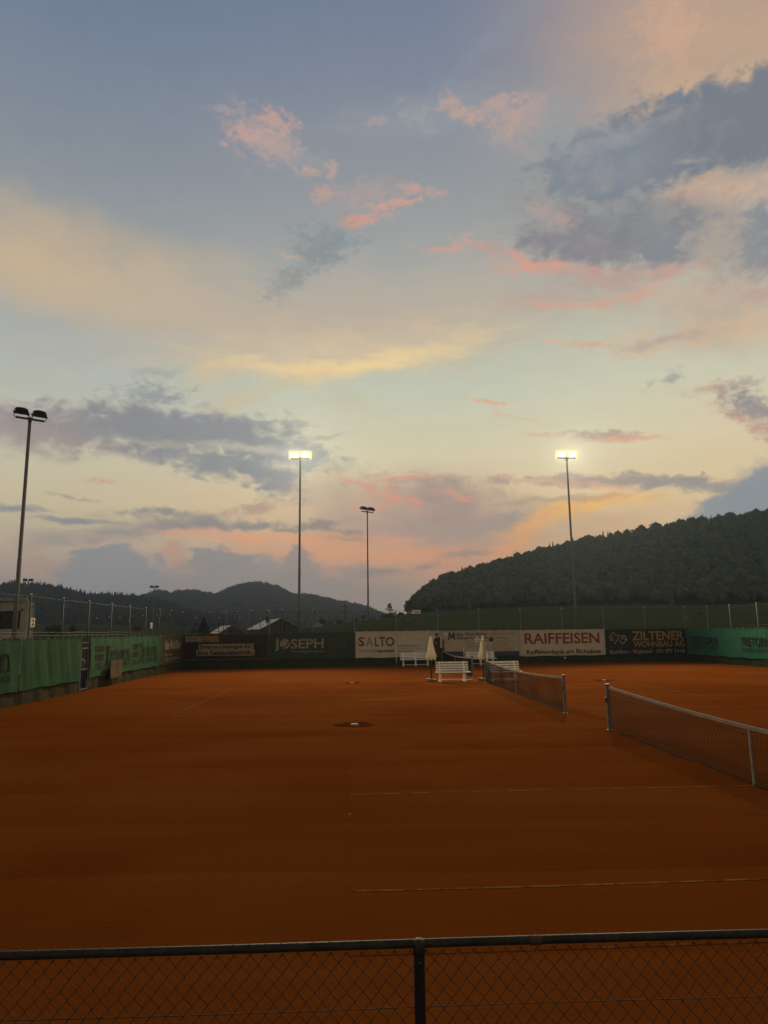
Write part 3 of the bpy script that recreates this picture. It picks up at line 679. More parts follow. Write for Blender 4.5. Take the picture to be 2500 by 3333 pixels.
u, t_, (x, y, z) = scatter(surf_b, 7000, 0, .7)
kind = rng.uniform(size=len(x)) < .35
h = np.where(kind, rng.uniform(12, 20, len(x)), rng.uniform(10, 17, len(x))); w = np.where(kind, h*.62, rng.uniform(11, 18, len(x)))
forest('forest', x, y, z-1.0, h, w, kind, MAT['leaffar'], 'hazy wood on the far rounded hill in the middle')

# single trees and bushes in the meadow
def leaf_cloud(g, centres, n, size):
    V = np.zeros((n*4, 3)); c = np.array(centres); pick = g.integers(0, len(c), n)
    d = g.normal(size=(n, 3)); d /= np.linalg.norm(d, axis=1, keepdims=True); rr = g.uniform(.55, 1.0, n)**.6
    p = c[pick, :3]+d*c[pick, 3:6]*rr[:, None]
    a = g.normal(size=(n, 3)); a /= np.linalg.norm(a, axis=1, keepdims=True); b = np.cross(a, g.normal(size=(n, 3))); b /= np.linalg.norm(b, axis=1, keepdims=True)
    s_ = (size*g.uniform(.6, 1.4, n))[:, None]
    V[0::4] = p-a*s_; V[1::4] = p+b*s_*.55; V[2::4] = p+a*s_; V[3::4] = p-b*s_*.55
    return V, np.arange(n*4).reshape(n, 4)
def tree(px, py_base, D, hgt, wid, label, style='round', cat='tree', seed=0, mt='leaf', name='tree', zbase=None):
    g = np.random.default_rng(seed+100); b = at_dist(px, py_base, D); bz = b[2] if zbase is None else zbase
    t = thing(name, label, cat, (b[0], b[1], bz)); tr = MB()
    if style == 'round':
        c = []
        for k in range(16):
            q = g.normal(size=3); q /= np.linalg.norm(q); q = q*g.uniform(.35, .7); s_ = g.uniform(.24, .42)
            c.append((q[0]*wid*.5, q[1]*wid*.5, hgt*.53+q[2]*hgt*.42, wid*.5*s_, wid*.5*s_, hgt*.5*s_))
        V, Fc = leaf_cloud(g, c, 1500, min(wid, hgt)*.05)
        tr.tube([(b[0], b[1], bz-.3), (b[0]+.1, b[1], bz+hgt*.3), (b[0], b[1], bz+hgt*.55)], [wid*.05, wid*.035, wid*.015], 7)
        for k in range(4):
            a = 2*PI*k/4+.4; tr.tube([(b[0], b[1], bz+hgt*.28), (b[0]+math.cos(a)*wid*.27, b[1]+math.sin(a)*wid*.27, bz+hgt*(.55+.06*k))], [wid*.025, wid*.008], 5)
    elif style == 'spruce':
        c = []
        for k in range(46):
            f_ = k/45; r = wid*.5*(1-f_)**.9; a = k*2.4; c.append((math.cos(a)*r*.6, math.sin(a)*r*.6, hgt*(.06+.9*f_), max(r*.55, .12), max(r*.55, .12), hgt*.05))
        V, Fc = leaf_cloud(g, c, 1700, wid*.05); tr.tube([(b[0], b[1], bz-.3), (b[0], b[1], bz+hgt*.97)], [wid*.04, wid*.006], 7)
    else:                                    # airy pine: bare lower limbs, open crown above
        c = []
        for k in range(30):
            f_ = g.uniform(0, 1); r = wid*.5*(1.0-.75*f_**1.5)*g.uniform(.3, 1); a = g.uniform(0, 2*PI)
            c.append((math.cos(a)*r, math.sin(a)*r, hgt*(.38+.58*f_), wid*.10, wid*.10, hgt*.05))
            tr.tube([(b[0], b[1], bz+hgt*(.26+.55*f_)), (b[0]+math.cos(a)*r, b[1]+math.sin(a)*r, bz+hgt*(.36+.57*f_))], [wid*.014, wid*.006], 4)
        for k in range(9):
            a = k*2.4; tr.tube([(b[0], b[1], bz+hgt*(.15+.03*k)), (b[0]+math.cos(a)*wid*.45, b[1]+math.sin(a)*wid*.45, bz+hgt*(.2+.035*k))], [wid*.012, wid*.004], 4)
        V, Fc = leaf_cloud(g, c, 900, wid*.045); tr.tube([(b[0], b[1], bz-.3), (b[0]+.1, b[1], bz+hgt*.5), (b[0], b[1], bz+hgt*.95)], [wid*.035, wid*.025, wid*.008], 7)
    o = big_mesh('crown', V, Fc, MAT[mt], t); tr.build('trunk', MAT['bark'], t, True)
    return t
def wm(px, D): return px/F_PX*D*.985     # metres for a width in survey pixels at distance D
tree(1268, 2003, 340, wm(40, 340), wm(28, 340), 'lone airy pine with bare lower branches on the field rim', 'pine', seed=1)
tree(1266, 2022, 335, wm(33, 335), wm(66, 335), 'wide dark bush around the foot of the lone airy pine', 'round', 'bush', 2, name='bush')
tree(1303, 2020, 330, wm(32, 330), wm(36, 330), 'rounded dark bush left of the small white fence sign', 'round', 'bush', 3, name='bush')
tree(1340, 2016, 340, wm(22, 340), wm(56, 340), 'low dark bush right under the overhanging edge of the wood', 'round', 'bush', 13, name='bush')
tree(1328, 2004, 400, wm(54, 400), wm(42, 400), 'leafy tree at the left tip of the wooded slope', 'round', seed=4)
tree(1350, 1998, 415, wm(56, 415), wm(40, 415), 'second leafy tree at the tip of the wooded slope, behind the first', 'round', seed=5)
tree(1051, 2042, 300, wm(33, 300), wm(28, 300), 'tall rounded tree beside the little white farmhouse', 'round', seed=6)
tree(1077, 2040, 310, wm(20, 310), wm(26, 310), 'low rounded tree right of the tall one by the little white farmhouse', 'round', seed=7)
tree(1106, 2036, 310, wm(24, 310), wm(30, 310), 'rounded tree left of the power pylon on the field rim', 'round', seed=8)
tree(1154, 2026, 315, wm(18, 315), wm(24, 315), 'small bush on the rim just right of the power pylon', 'round', 'bush', 9, name='bush')
tree(1184, 2019, 330, wm(19, 330), wm(25, 330), 'round topped bush on the rim left of the unlit thin floodlight mast', 'round', 'bush', 10, name='bush')
tree(1212, 2017, 330, wm(9, 330), wm(14, 330), 'tiny bush on the rim right of the unlit thin floodlight mast', 'round', 'bush', 14, name='bush')
tree(662, 2066, 150, wm(54, 150), wm(46, 150), 'dark pointed spruce above the dark banner with two white text strips', 'spruce', seed=11, mt='leafspruce', name='spruce_tree')
tree(168, 2076, 120, wm(42, 120), wm(66, 120), 'broad dark tree behind the plain green banner', 'round', seed=12)
tree(237, 2062, 200, wm(30, 200), wm(24, 200), 'faint round tree beyond the gate on the left', 'round', seed=15)
tree(445, 2066, 170, wm(32, 170), wm(30, 170), 'faint dark tree beyond the second printed green banner', 'round', seed=16)
tree(935, 2064, 230, wm(20, 230), wm(60, 230), 'low dark hedge tree right of the pale roofed barn', 'round', seed=17)
tree(630, 2068, 140, wm(26, 140), wm(30, 140), 'low bush left of the pointed spruce', 'round', 'bush', 18, name='bush')
tree(2280, 2040, 260, wm(44, 260), wm(26, 260), 'pointed tree rising behind the dark barn on the right', 'spruce', seed=19, mt='leafspruce', name='spruce_tree')
#OBJECTS
# ------------------------------------------------------------------ houses
def gable_house(name, label, corners, ridge, eave_z, ridge_z, wall_m, roof_m, over=.4, roof2=None, window=None, chimney=None):
    """corners: four ground points a,b,c,d; the gables are on edges a-b and c-d"""
    a, b, c, d = [np.array(q, float) for q in corners]; base = (a+b+c+d)/4
    t = thing(name, label, 'house' if 'house' in name else 'barn', (base[0], base[1], 0)); w = MB()
    def up(p, z): return (p[0], p[1], z)
    ab, cd = (a+b)/2, (c+d)/2
    w.add([up(a, -1), up(b, -1), up(b, eave_z), up(ab, ridge_z), up(a, eave_z)], [(0, 1, 2, 3, 4)])
    w.add([up(c, -1), up(d, -1), up(d, eave_z), up(cd, ridge_z), up(c, eave_z)], [(0, 1, 2, 3, 4)])
    w.quad(up(b, -1), up(c, -1), up(c, eave_z), up(b, eave_z)); w.quad(up(d, -1), up(a, -1), up(a, eave_z), up(d, eave_z))
    w.build('wall', wall_m, t)
    ax = (ab-cd)/np.linalg.norm(ab-cd)
    for (p, q, m_) in ((a, d, roof_m), (b, c, roof2 or roof_m)):
        out = (p-ab)/np.linalg.norm(p-ab); drop = (ridge_z-eave_z)/np.linalg.norm(p-ab); e = over
        P0 = np.array(up(ab+ax*e, ridge_z+.08)); P1 = np.array(up(cd-ax*e, ridge_z+.08)); P2 = np.array(up(q+out*e-ax*e, eave_z-drop*e+.08)); P3 = np.array(up(p+out*e+ax*e, eave_z-drop*e+.08))
        th = np.array((0, 0, .16)); r_ = MB()
        r_.add([P0, P1, P2, P3, P0+th, P1+th, P2+th, P3+th], [(3, 2, 1, 0), (4, 5, 6, 7), (0, 1, 5, 4), (1, 2, 6, 5), (2, 3, 7, 6), (3, 0, 4, 7)])
        ro = r_.build('roof', m_, t)
        if chimney and m_ is roof_m and p is a:
            q_ = (P0+P1)/2*(.75)+(P2+P3)/2*.25; ch = MB(); ch.box((q_[0], q_[1], q_[2]+.5), (.7, .7, 1.5)); ch.build('chimney', MAT['roofdark'], ro)
    if window:
        nrm = np.array((-(b-a)[1], (b-a)[0], 0)); nrm /= np.linalg.norm(nrm)
        if nrm[1] > 0: nrm = -nrm
        m_ = ab; wd = (b-a)/np.linalg.norm(b-a); f_ = MB(); wx, wz, ww, wh = window
        cpt = np.array(up(m_+wd*wx, wz))+nrm*.03; f_.bar(cpt-np.array((*(wd*ww/2)[:2], 0)), cpt+np.array((*(wd*ww/2)[:2], 0)), .05, wh)
        f_.build('window', MAT['glass'], t)
    return t
D = 150.0
A_ = at_y(853, 2047, D); B_ = at_y(968, 2051, D); Rg = at_y(905, 2017, D)
sh = np.array([-5.0, 16.0])
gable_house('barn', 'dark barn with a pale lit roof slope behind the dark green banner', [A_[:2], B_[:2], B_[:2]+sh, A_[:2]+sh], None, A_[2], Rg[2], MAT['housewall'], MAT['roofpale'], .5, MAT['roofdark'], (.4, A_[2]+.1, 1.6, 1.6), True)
D = 200.0
A_ = at_y(716, 2060, D); B_ = at_y(785, 2058, D); Rg = at_y(750, 2038, D); sh = np.array([-4.0, 9.0])
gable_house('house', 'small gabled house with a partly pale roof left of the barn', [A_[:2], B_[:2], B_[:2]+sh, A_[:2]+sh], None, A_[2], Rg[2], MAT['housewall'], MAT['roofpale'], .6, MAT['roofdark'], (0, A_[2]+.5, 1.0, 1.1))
D = 260.0
A_ = at_y(2178, 2030, D); A2 = at_y(2296, 2027, D); z1 = at_y(2240, 2010, D)[2]
gable_house('barn', 'low dark barn with a wide roof behind the corner fence post on the right', [A_[:2]+np.array((0, 5.5)), A_[:2]+np.array((0, -5.5)), A2[:2]+np.array((0, -5.5)), A2[:2]+np.array((0, 5.5))], None, A_[2]-.4, z1, MAT['housewall'], MAT['roofdark'], .8)
q = at_y(1034, 2043, 340)
gable_house('house', 'little white farmhouse at the foot of the rounded trees', [q[:2]+np.array((-2.6, 0)), q[:2]+np.array((2.6, 0)), q[:2]+np.array((2.6, 6)), q[:2]+np.array((-2.6, 6))], None, q[2]+1.2, q[2]+2.8, MAT['plaster'], MAT['roofdark'], .3)
# concrete building at the left edge, half hidden behind the fence
Yb = 49.0
p0, p1 = at_y(-420, 1952, Yb), at_y(82, 1957, Yb)
rk = ray(106, 2000); DEP = p1[0]/(rk[0]/rk[1])-Yb          # the side wall runs back to this depth
t = thing('concrete_building', 'grey concrete building with a large dark opening at the left edge', 'building', (p1[0]-4, Yb+2, 0))
xr_, top = p1[0], p1[2]; xl_ = p0[0]
zb0, zb1 = at_y(40, 2046, Yb)[2], at_y(40, 1984, Yb)[2]; xo0, xo1 = at_y(2, 2010, Yb)[0], at_y(66, 2010, Yb)[0]; xc = xr_+.02
b = MB(); b.box(((xl_+xr_)/2, Yb+.25+DEP/2, top/2), (xr_-xl_, DEP, top)); b.build('wall', MAT['plaster'], t)
b = MB(); b.box(((xl_+xc)/2, Yb+.1, zb0/2-.05), (xc-xl_, .28, zb0+.05)); b.build('parapet', MAT['concrete'], t); b = MB(); b.box(((xl_+xc)/2, Yb+.1, (zb1+top)/2), (xc-xl_, .28, top-zb1)); b.build('parapet', MAT['concrete'], t)
for xx in (xl_+1, xo0-.35, xo1+.3): b = MB(); b.box((xx, Yb-.02, top/2+.05), (.42, .34, top+.1)); b.build('pillar', MAT['concrete'], t)
b = MB(); b.box(((xl_+xr_)/2, Yb+.0, top+.12), (xr_-xl_+.2, .5, .22)); b.build('ledge', MAT['plaster'], t); b = MB(); b.box(((xl_+xc)/2, Yb-.06, zb1-.04), (xc-xl_, .26, .12)); b.build('ledge', MAT['plaster'], t)
b = MB(); b.box(((xl_+xo1)/2, Yb+.14, (zb0+zb1)/2), (xo1-xl_, .12, zb1-zb0)); b.build('dark_opening', MAT['glass'], t)
g_ = MB(); k = xl_+4
while k < xo1:
    g_.bar((k, Yb+.02, zb0), (k+.55, Yb+.02, zb1), .02, .02); k += .16
g_.build('grille', MAT['wirelite'], t)
for zz in (zb0-.05, (zb0+top)/2+.6): b = MB(); b.bar((xr_+.01, Yb+.3, zz), (xr_+.01, Yb+.2+DEP, zz), .03, .05); b.build('joint', MAT['housewall'], t)

# ------------------------------------------------------------------ floodlight masts
def mast(label, base, h, yaw, tilt, lit, r0=.115, r1=.07, head=1.0, droop=0.0):
    bx, by = base; t = thing('floodlight_mast', label, 'floodlight', (bx, by, 0), 0, 'floodlight masts')
    s = MB(); s.tube([(bx, by, -.3), (bx, by, h*.45), (bx, by, h*.451), (bx, by, h-.15)], [r0, (r0+r1)/2+.01, (r0+r1)/2, r1], 14); s.build('pole', MAT['mast'], t, True)
    ux = np.array((math.cos(yaw), math.sin(yaw), -droop)); fy = np.array((-math.sin(yaw), math.cos(yaw), 0))   # fy points where the lamps look
    c = np.array((bx, by, h-.08)); a = MB(); a.bar(c-ux*.75*head, c+ux*.75*head, .10, .10); a.tube([(bx, by, h-.3), (bx, by, h+.02)], .1, 10); a.build('crossarm', MAT['darksteel'], t)
    for sd in (-1, 1):
        f = thing_part('floodlight', t, c+ux*.47*head*sd+np.array((0, 0, .30)))
        d = fy*math.cos(tilt)+np.array((0, 0, -math.sin(tilt))); up = np.cross(ux, d); up = up/np.linalg.norm(up)
        if up[2] < 0: up = -up
        u_ = ux/np.linalg.norm(ux)
        cc = np.array(c+ux*.47*head*sd+np.array((0, 0, .30)))
        def bx_(m_, ctr, wx, wu, wd):
            vs = [ctr+u_*wx*i+up*wu*j+d*wd*k for k in (-1, 1) for i, j in ((-1, -1), (1, -1), (1, 1), (-1, 1))]; m_.add(vs, [(3, 2, 1, 0), (4, 5, 6, 7), (0, 1, 5, 4), (1, 2, 6, 5), (2, 3, 7, 6), (3, 0, 4, 7)])
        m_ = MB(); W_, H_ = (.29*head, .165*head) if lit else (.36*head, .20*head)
        bx_(m_, cc-d*.10, W_*.92, H_*.92, .10); bx_(m_, cc-d*.25+up*.02, W_*.45, H_*.55, .06)
        for i in range(5): bx_(m_, cc-d*.22+up*(-.14+.07*i)*head, W_*.8, .008, .05)
        m_.build('housing', MAT['darksteel'], f)
        m_ = MB()
        fl = .085 if lit else .016  # lit rim widened to carry the painted yellow glow
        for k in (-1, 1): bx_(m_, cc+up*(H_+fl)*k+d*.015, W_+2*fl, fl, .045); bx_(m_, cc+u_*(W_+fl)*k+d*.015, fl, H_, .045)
        m_.build('rim', MAT['glow_rim'] if lit else MAT['darksteel'], f)
        m_ = MB(); bx_(m_, cc+d*.012, W_, H_, .008); m_.build('lens', MAT['lamp_on'] if lit else MAT['lens_off'], f)
        for k in (-1, 1): m_ = MB(); m_.bar(c+ux*(.47*head*sd)+u_*W_*.95*k, cc-d*.08+u_*(W_+.02)*k, .03, .04); m_.build('bracket', MAT['darksteel'], f)
        if lit:
            ld = bpy.data.lights.new('floodlight_beam', 'SPOT'); ld.energy = lit; ld.color = (1.0, .80, .46); ld.spot_size = math.radians(104); ld.spot_blend = 1.0; ld.shadow_soft_size = .3
            lo = bpy.data.objects.new('floodlight_beam', ld); COL.objects.link(lo); lo.location = tuple(cc+d*.12)
            lo.rotation_euler = Vector(d).to_track_quat('-Z', 'Y').to_euler()
    cb_ = MB(); cb_.tube([c+ux*.2*head+np.array((0, 0, .28)), c+np.array((0, 0, .16)), c-ux*.15*head+np.array((0, 0, .2))], .012, 5); cb_.build('cable', MAT['black'], t)
    return t
def thing_part(name, parent, loc):
    o = bpy.data.objects.new(name, None); COL.objects.link(o); o.parent = parent; o.location = tuple(np.array(loc)-parent_loc(parent)); o.empty_display_size = .1; return o
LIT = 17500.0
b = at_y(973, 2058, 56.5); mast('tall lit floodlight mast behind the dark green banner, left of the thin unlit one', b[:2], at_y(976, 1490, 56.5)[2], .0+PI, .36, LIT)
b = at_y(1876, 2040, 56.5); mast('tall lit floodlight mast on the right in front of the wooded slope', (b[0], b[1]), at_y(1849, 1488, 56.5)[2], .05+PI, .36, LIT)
b = at_y(45, 2075, 41.0); mast('unlit floodlight mast close behind the left fence', b[:2], at_y(90, 1360, 41.0)[2], .64, 1.14, 0, .13, .09, 1.05, .0)
b = at_y(1199, 2052, 84.0); mast('thin unlit floodlight mast against the pink cloud right of the left lit mast', b[:2], at_y(1196.5, 1664, 84)[2], .66, 1.22, 0, .115, .07, 1.2, .0)
b = at_y(79, 2060, 205.0); mast('small distant floodlight mast beside the number two plate', b[:2], at_y(84, 1890, 205)[2], .5+PI, 1.0, 0, .14, .1, 1.6)
b = at_y(496, 2060, 235.0); mast('small distant floodlight mast above the second printed green banner', b[:2], at_y(500, 1912, 235)[2], .2+PI, 1.0, 0, .16, .12, 1.7)

# ------------------------------------------------------------------ fences of the courts
def wire_grid(mb, P, L, Hh, z0, pitch, r, slope_up=True):
    """diagonal wires over a rectangle; P(u, z) maps metres along and height to a point"""
    k = -Hh
    while k < L:
        for sgn in (1, -1):
            u0, za, u1, zb = k, z0, k+Hh, z0+Hh
            if sgn < 0: za, zb = zb, za
            if u0 < 0: za = za+(zb-za)*(-u0)/(Hh); u0 = 0
            if u1 > L: zb = zb-(zb-za)*(u1-L)/(u1-u0); u1 = L
            if u1-u0 > .02: mb.tube([P(u0, za), P(u1, zb)], r, 3, False)
        k += pitch
def fence_parts(t, P, L, posts, H, skirt_m, skirt_h, skip=(), inner=(0, 0, 0), pm='steel_lightened'):
    for u_ in posts:
        p = MB(); a, b_ = np.array(P(u_, -.2)), np.array(P(u_, H)); p.tube([a, b_], .030, 8); po = p.build('post', MAT[pm], t, True)
        c = MB(); c.lathe(b_+np.array((0, 0, -.02)), [(.037, 0), (.037, .035), (.024, .05)], 8); c.build('cap', MAT['white'], po, True)
    w = MB()
    for z in (H-.06, H*.62, 2.62): w.tube([P(L*i/24, z-.025*math.sin(PI*((i*3) % 8)/8)) for i in range(25)], .006, 4)
    w.build('strand_wire', MAT['wirelite'], t)
    m_ = MB(); wire_grid(m_, P, L, H-2.3, 2.25, .12, .0013); m_.build('wire_mesh', MAT['wirelite'], t)
    n = int(L/.5); run = None
    for i in range(n+1):
        if i == n or any(a <= (i+.5)*L/n <= b_ for a, b_ in skip):
            if run is not None: run.build('windscreen', skirt_m, t, True); run = None
            continue
        if run is None: run = MB()
        q = []
        for j, z in enumerate((0.0, skirt_h*.5, skirt_h)):
            q.append([np.array(P(L*(i+k)/n, z))+np.array(inner)*(.05+.03*math.sin((i+k)*2.1+j)+.02*math.sin((i+k)*.7)) for k in (0, 1)])
        for j in (0, 1): run.quad(q[j][0], q[j][1], q[j+1][1], q[j+1][0])
    return t
# left fence
LY0, LY1 = 9.0, FY+FS*LX
PL = lambda u_, z: (LX, LY0+u_, z)
lp = [left(*q_)[1]-LY0 for q_ in ((101, 1945), (207, 1955.5), (291, 1964), (364, 1972), (423, 1978.7), (475.5, 1984), (520, 1989), (559, 1992.6))]
st_ = lp[1]-lp[0]; lp = [lp[0]-st_*k for k in (5, 4, 3, 2, 1) if lp[0]-st_*k > .1]+lp+[LY1-LY0]
G0, G1 = 32.53, 33.62
t = thing('court_fence', 'tall wire fence along the left side of the courts, hung with green banners', 'fence', (LX, LY0, 0))
fence_parts(t, PL, LY1-LY0, lp, 4.02, MAT['skirtl'], .62, skip=((G0-LY0-.2, G1-LY0+.2),), inner=(1, 0, 0), pm='steel')
# far fence
fdir = np.array((1, FS)); fdir = fdir/np.linalg.norm(fdir); FL = (RX-LX)/fdir[0]
PF = lambda u_, z: (LX+fdir[0]*u_, FY+FS*LX+fdir[1]*u_, z)
fp = [np.hypot(*(far(*q_)[:2]-np.array(PF(0, 0)[:2]))) for q_ in ((1153.6, 1986), (1289, 1985), (1423.6, 1984), (1557, 1982), (1692, 1981.6), (1827, 1981), (1962, 1981), (2095, 1980))]
d_ = fp[1]-fp[0]; fp = [fp[0]-d_*k for k in (3, 2, 1)]+fp+[FL]
t = thing('court_fence', 'tall wire fence across the far end of the courts, hung with printed banners', 'fence', PF(0, 0))
fence_parts(t, PF, FL, fp, 4.02, MAT['skirt'], .62, inner=(0, -1, 0))
for (pxa, pya, pxb, pyb) in ((2231, 2003, 2203, 2045), (595, 2019, 634, 2064)):
    m_ = MB(); m_.tube([far(pxa, pya), far(pxb, pyb)], .022, 6); m_.build('brace', MAT['steel_lightened'], t, True)
# right fence
PR = lambda u_, z: (RX, FY+FS*RX-u_, z)
rp = [FY+FS*RX-right(*q_)[1] for q_ in ((2300, 1975), (2373.4, 1970.3), (2461.6, 1963.9))]; rp = rp+[rp[-1]+3.2*k for k in (1, 2, 3)]
t = thing('court_fence', 'tall wire fence along the right side of the courts, hung with the sea green banner', 'fence', PR(0, 0))
fence_parts(t, PR, 20.0, rp, 3.95, MAT['skirt'], .6, inner=(-1, 0, 0))
m_ = MB(); m_.tube([right(2233, 2003), right(2254, 2046)], .022, 6); m_.build('brace', MAT['steel_lightened'], t, True)

# gate in the left fence
t = thing('gate', 'narrow grey metal gate with an open mesh door between two green banners', 'gate', (LX, G0, 0)); X = LX+.03
m_ = MB()
for yy in (G0, G1+.05): m_.box((X, yy, 1.05), (.07, .07, 2.12))
m_.box((X, (G0+G1)/2, 2.14), (.07, G1-G0+.15, .06)); m_.build('gate_frame', MAT['steel'], t)
m_ = MB()
for yy in (G0+.08, G1-.05): m_.box((X, yy, .98), (.045, .045, 1.82))
for zz in (.09, .95, 1.89): m_.box((X, (G0+G1)/2, zz), (.05, G1-G0-.17, .045))
do = m_.build('door', MAT['postgrey'], t)
m_ = MB()
for k in range(18): yy = G0+.1+k*.05; m_.tube([(X, yy, .1), (X, yy, 1.88)], .002, 3)
m_.build('mesh', MAT['wirelite'], do); m_ = MB(); m_.tube([(X+.03, G0+.15, 1.0), (X+.09, G0+.15, 1.0), (X+.09, G0+.32, 1.0)], .012, 6); m_.build('handle', MAT['darksteel'], do)
p = at_y(263, 2211, 35.2)
t = thing('crate', 'blue crate on the ground behind the gate', 'crate', (p[0], 35.2, 0)); zc0 = max(p[2], 0)
m_ = MB(); m_.box((p[0], 35.2, zc0+.2), (.42, .4, .4)); m_.box((p[0], 35.2, zc0+.38), (.46, .44, .05)); m_.box((p[0], 35.2, zc0/2), (.36, .34, zc0+.01)); m_.build('tub', MAT['blue'], t)
tb = thing('canister', 'pale grey canister standing on the blue crate behind the gate', 'canister', (p[0], 35.2, zc0+.41))
m_ = MB(); m_.lathe((p[0]+.02, 35.2, zc0+.41), [(.15, 0), (.16, .05), (.16, .42), (.1, .5), (.05, .52), (.05, .57)], 14); m_.build('body', MAT['plaster'], tb, True)
m_ = MB(); m_.tube([(p[0]-.08, 35.2, zc0+.90), (p[0]-.06, 35.2, zc0+1.02), (p[0]+.1, 35.2, zc0+1.02), (p[0]+.12, 35.2, zc0+.90)], .014, 6); m_.build('handle', MAT['darksteel'], tb)

# number plates
def plate(txt, label, ctr, w, h, nrm, pole=None):
    t = thing('number_plate', label, 'number plate', ctr)
    n = np.array(nrm, float); n /= np.linalg.norm(n); u_ = np.array((-n[1], n[0], 0)); m_ = MB()
    m_.bar(np.array(ctr)-u_*w/2, np.array(ctr)+u_*w/2, .02, h); m_.build('plate', MAT['white'], t)
    V, Fc = text_geo(txt, True); put_text(V, Fc, lambda a, b_: np.array(ctr)+u_*(a-.5)*w+np.array((0, 0, (b_-.5)*h))+n*.014, (.18, .82, .14, .86), MAT['ink'], t)
    if pole: m_ = MB(); m_.tube([(ctr[0]-n[0]*.05, ctr[1]-n[1]*.05, -.2), (ctr[0]-n[0]*.05, ctr[1]-n[1]*.05, ctr[2]+h/2)], .025, 6); m_.build('pole', MAT['darksteel'], t)

# ------------------------------------------------------------------ lettering
_tc = {}
def text_geo(txt, bold=False):
    key = (txt, bold)
    if key in _tc: return _tc[key]
    cu = bpy.data.curves.new('text', 'FONT'); cu.body = txt; cu.size = 1.0; cu.resolution_u = 3; cu.fill_mode = 'BOTH'
    cu.offset = .022 if bold else 0.0
    o = bpy.data.objects.new('text', cu); COL.objects.link(o)
    dg = bpy.context.evaluated_depsgraph_get(); dg.update(); me = o.evaluated_get(dg).to_mesh()
    V = np.array([v.co[:2] for v in me.vertices]); Fc = [tuple(p_.vertices) for p_ in me.polygons]
    o.evaluated_get(dg).to_mesh_clear(); bpy.data.objects.remove(o); bpy.data.curves.remove(cu)
    V = (V-V.min(0))/np.maximum(V.max(0)-V.min(0), 1e-6); _tc[key] = (V, Fc); return V, Fc
def put_text(V, Fc, surf, rect, m, parent, name='lettering'):
    u0, u1, v0, v1 = rect; m_ = MB(); m_.add([surf(u0+(u1-u0)*a, v0+(v1-v0)*b_) for a, b_ in V], Fc); return m_.build(name, m, parent)
SERIF = {  # thick / thin strokes on a unit box per letter: rectangles (x0,y0,x1,y1) and rings (cx,cy,rx,ry,thick_x,thick_y,a0,a1)
    'T': (.95, [(.40, 0, .58, 1.42), (.22, 0, .76, .09), (0, 1.33, .98, 1.42), (0, 1.05, .07, 1.42), (.91, 1.05, .98, 1.42)], []),
    'r': (.60, [(.12, 0, .28, 1), (0, 0, .42, .08), (0, .92, .28, 1)], [(.42, .62, .22, .36, .12, .10, 40, 175)]),
    'e': (.72, [(.10, .52, .64, .60)], [(.37, .5, .35, .5, .15, .09, 5, 325)]),
    't': (.50, [(.14, .12, .29, 1.3), (0, .92, .48, 1.0)], [(.34, .2, .19, .2, .1, .1, 180, 330)]),
    'o': (.82, [], [(.40, .5, .38, .5, .16, .09, 0, 360)]),
    'n': (.86, [(.10, 0, .25, 1), (0, 0, .36, .08), (0, .92, .25, 1), (.60, 0, .75, .66), (.49, 0, .86, .08)], [(.44, .62, .31, .38, .15, .11, 0, 165)]),
}
def serif_geo(word):
    V, Fc = [], []; x = 0.0
    for ch in word:
        adv, rects, rings = SERIF[ch]
        for (a, b_, c, d) in rects:
            o = len(V); V += [(x+a, b_), (x+c, b_), (x+c, d), (x+a, d)]; Fc.append((o, o+1, o+2, o+3))
        for (cx, cy_, rx, ry, tx, ty, a0, a1) in rings:
            n = 18; o = len(V)
            for k in range(n+1):
                A = math.radians(a0+(a1-a0)*k/n); V += [(x+cx+rx*math.cos(A), cy_+ry*math.sin(A)), (x+cx+(rx-tx)*math.cos(A), cy_+(ry-ty)*math.sin(A))]
            for k in range(n): Fc.append((o+2*k, o+2*k+2, o+2*k+3, o+2*k+1))
        x += adv+.06
    V = np.array(V); return (V-V.min(0))/(V.max(0)-V.min(0)), Fc

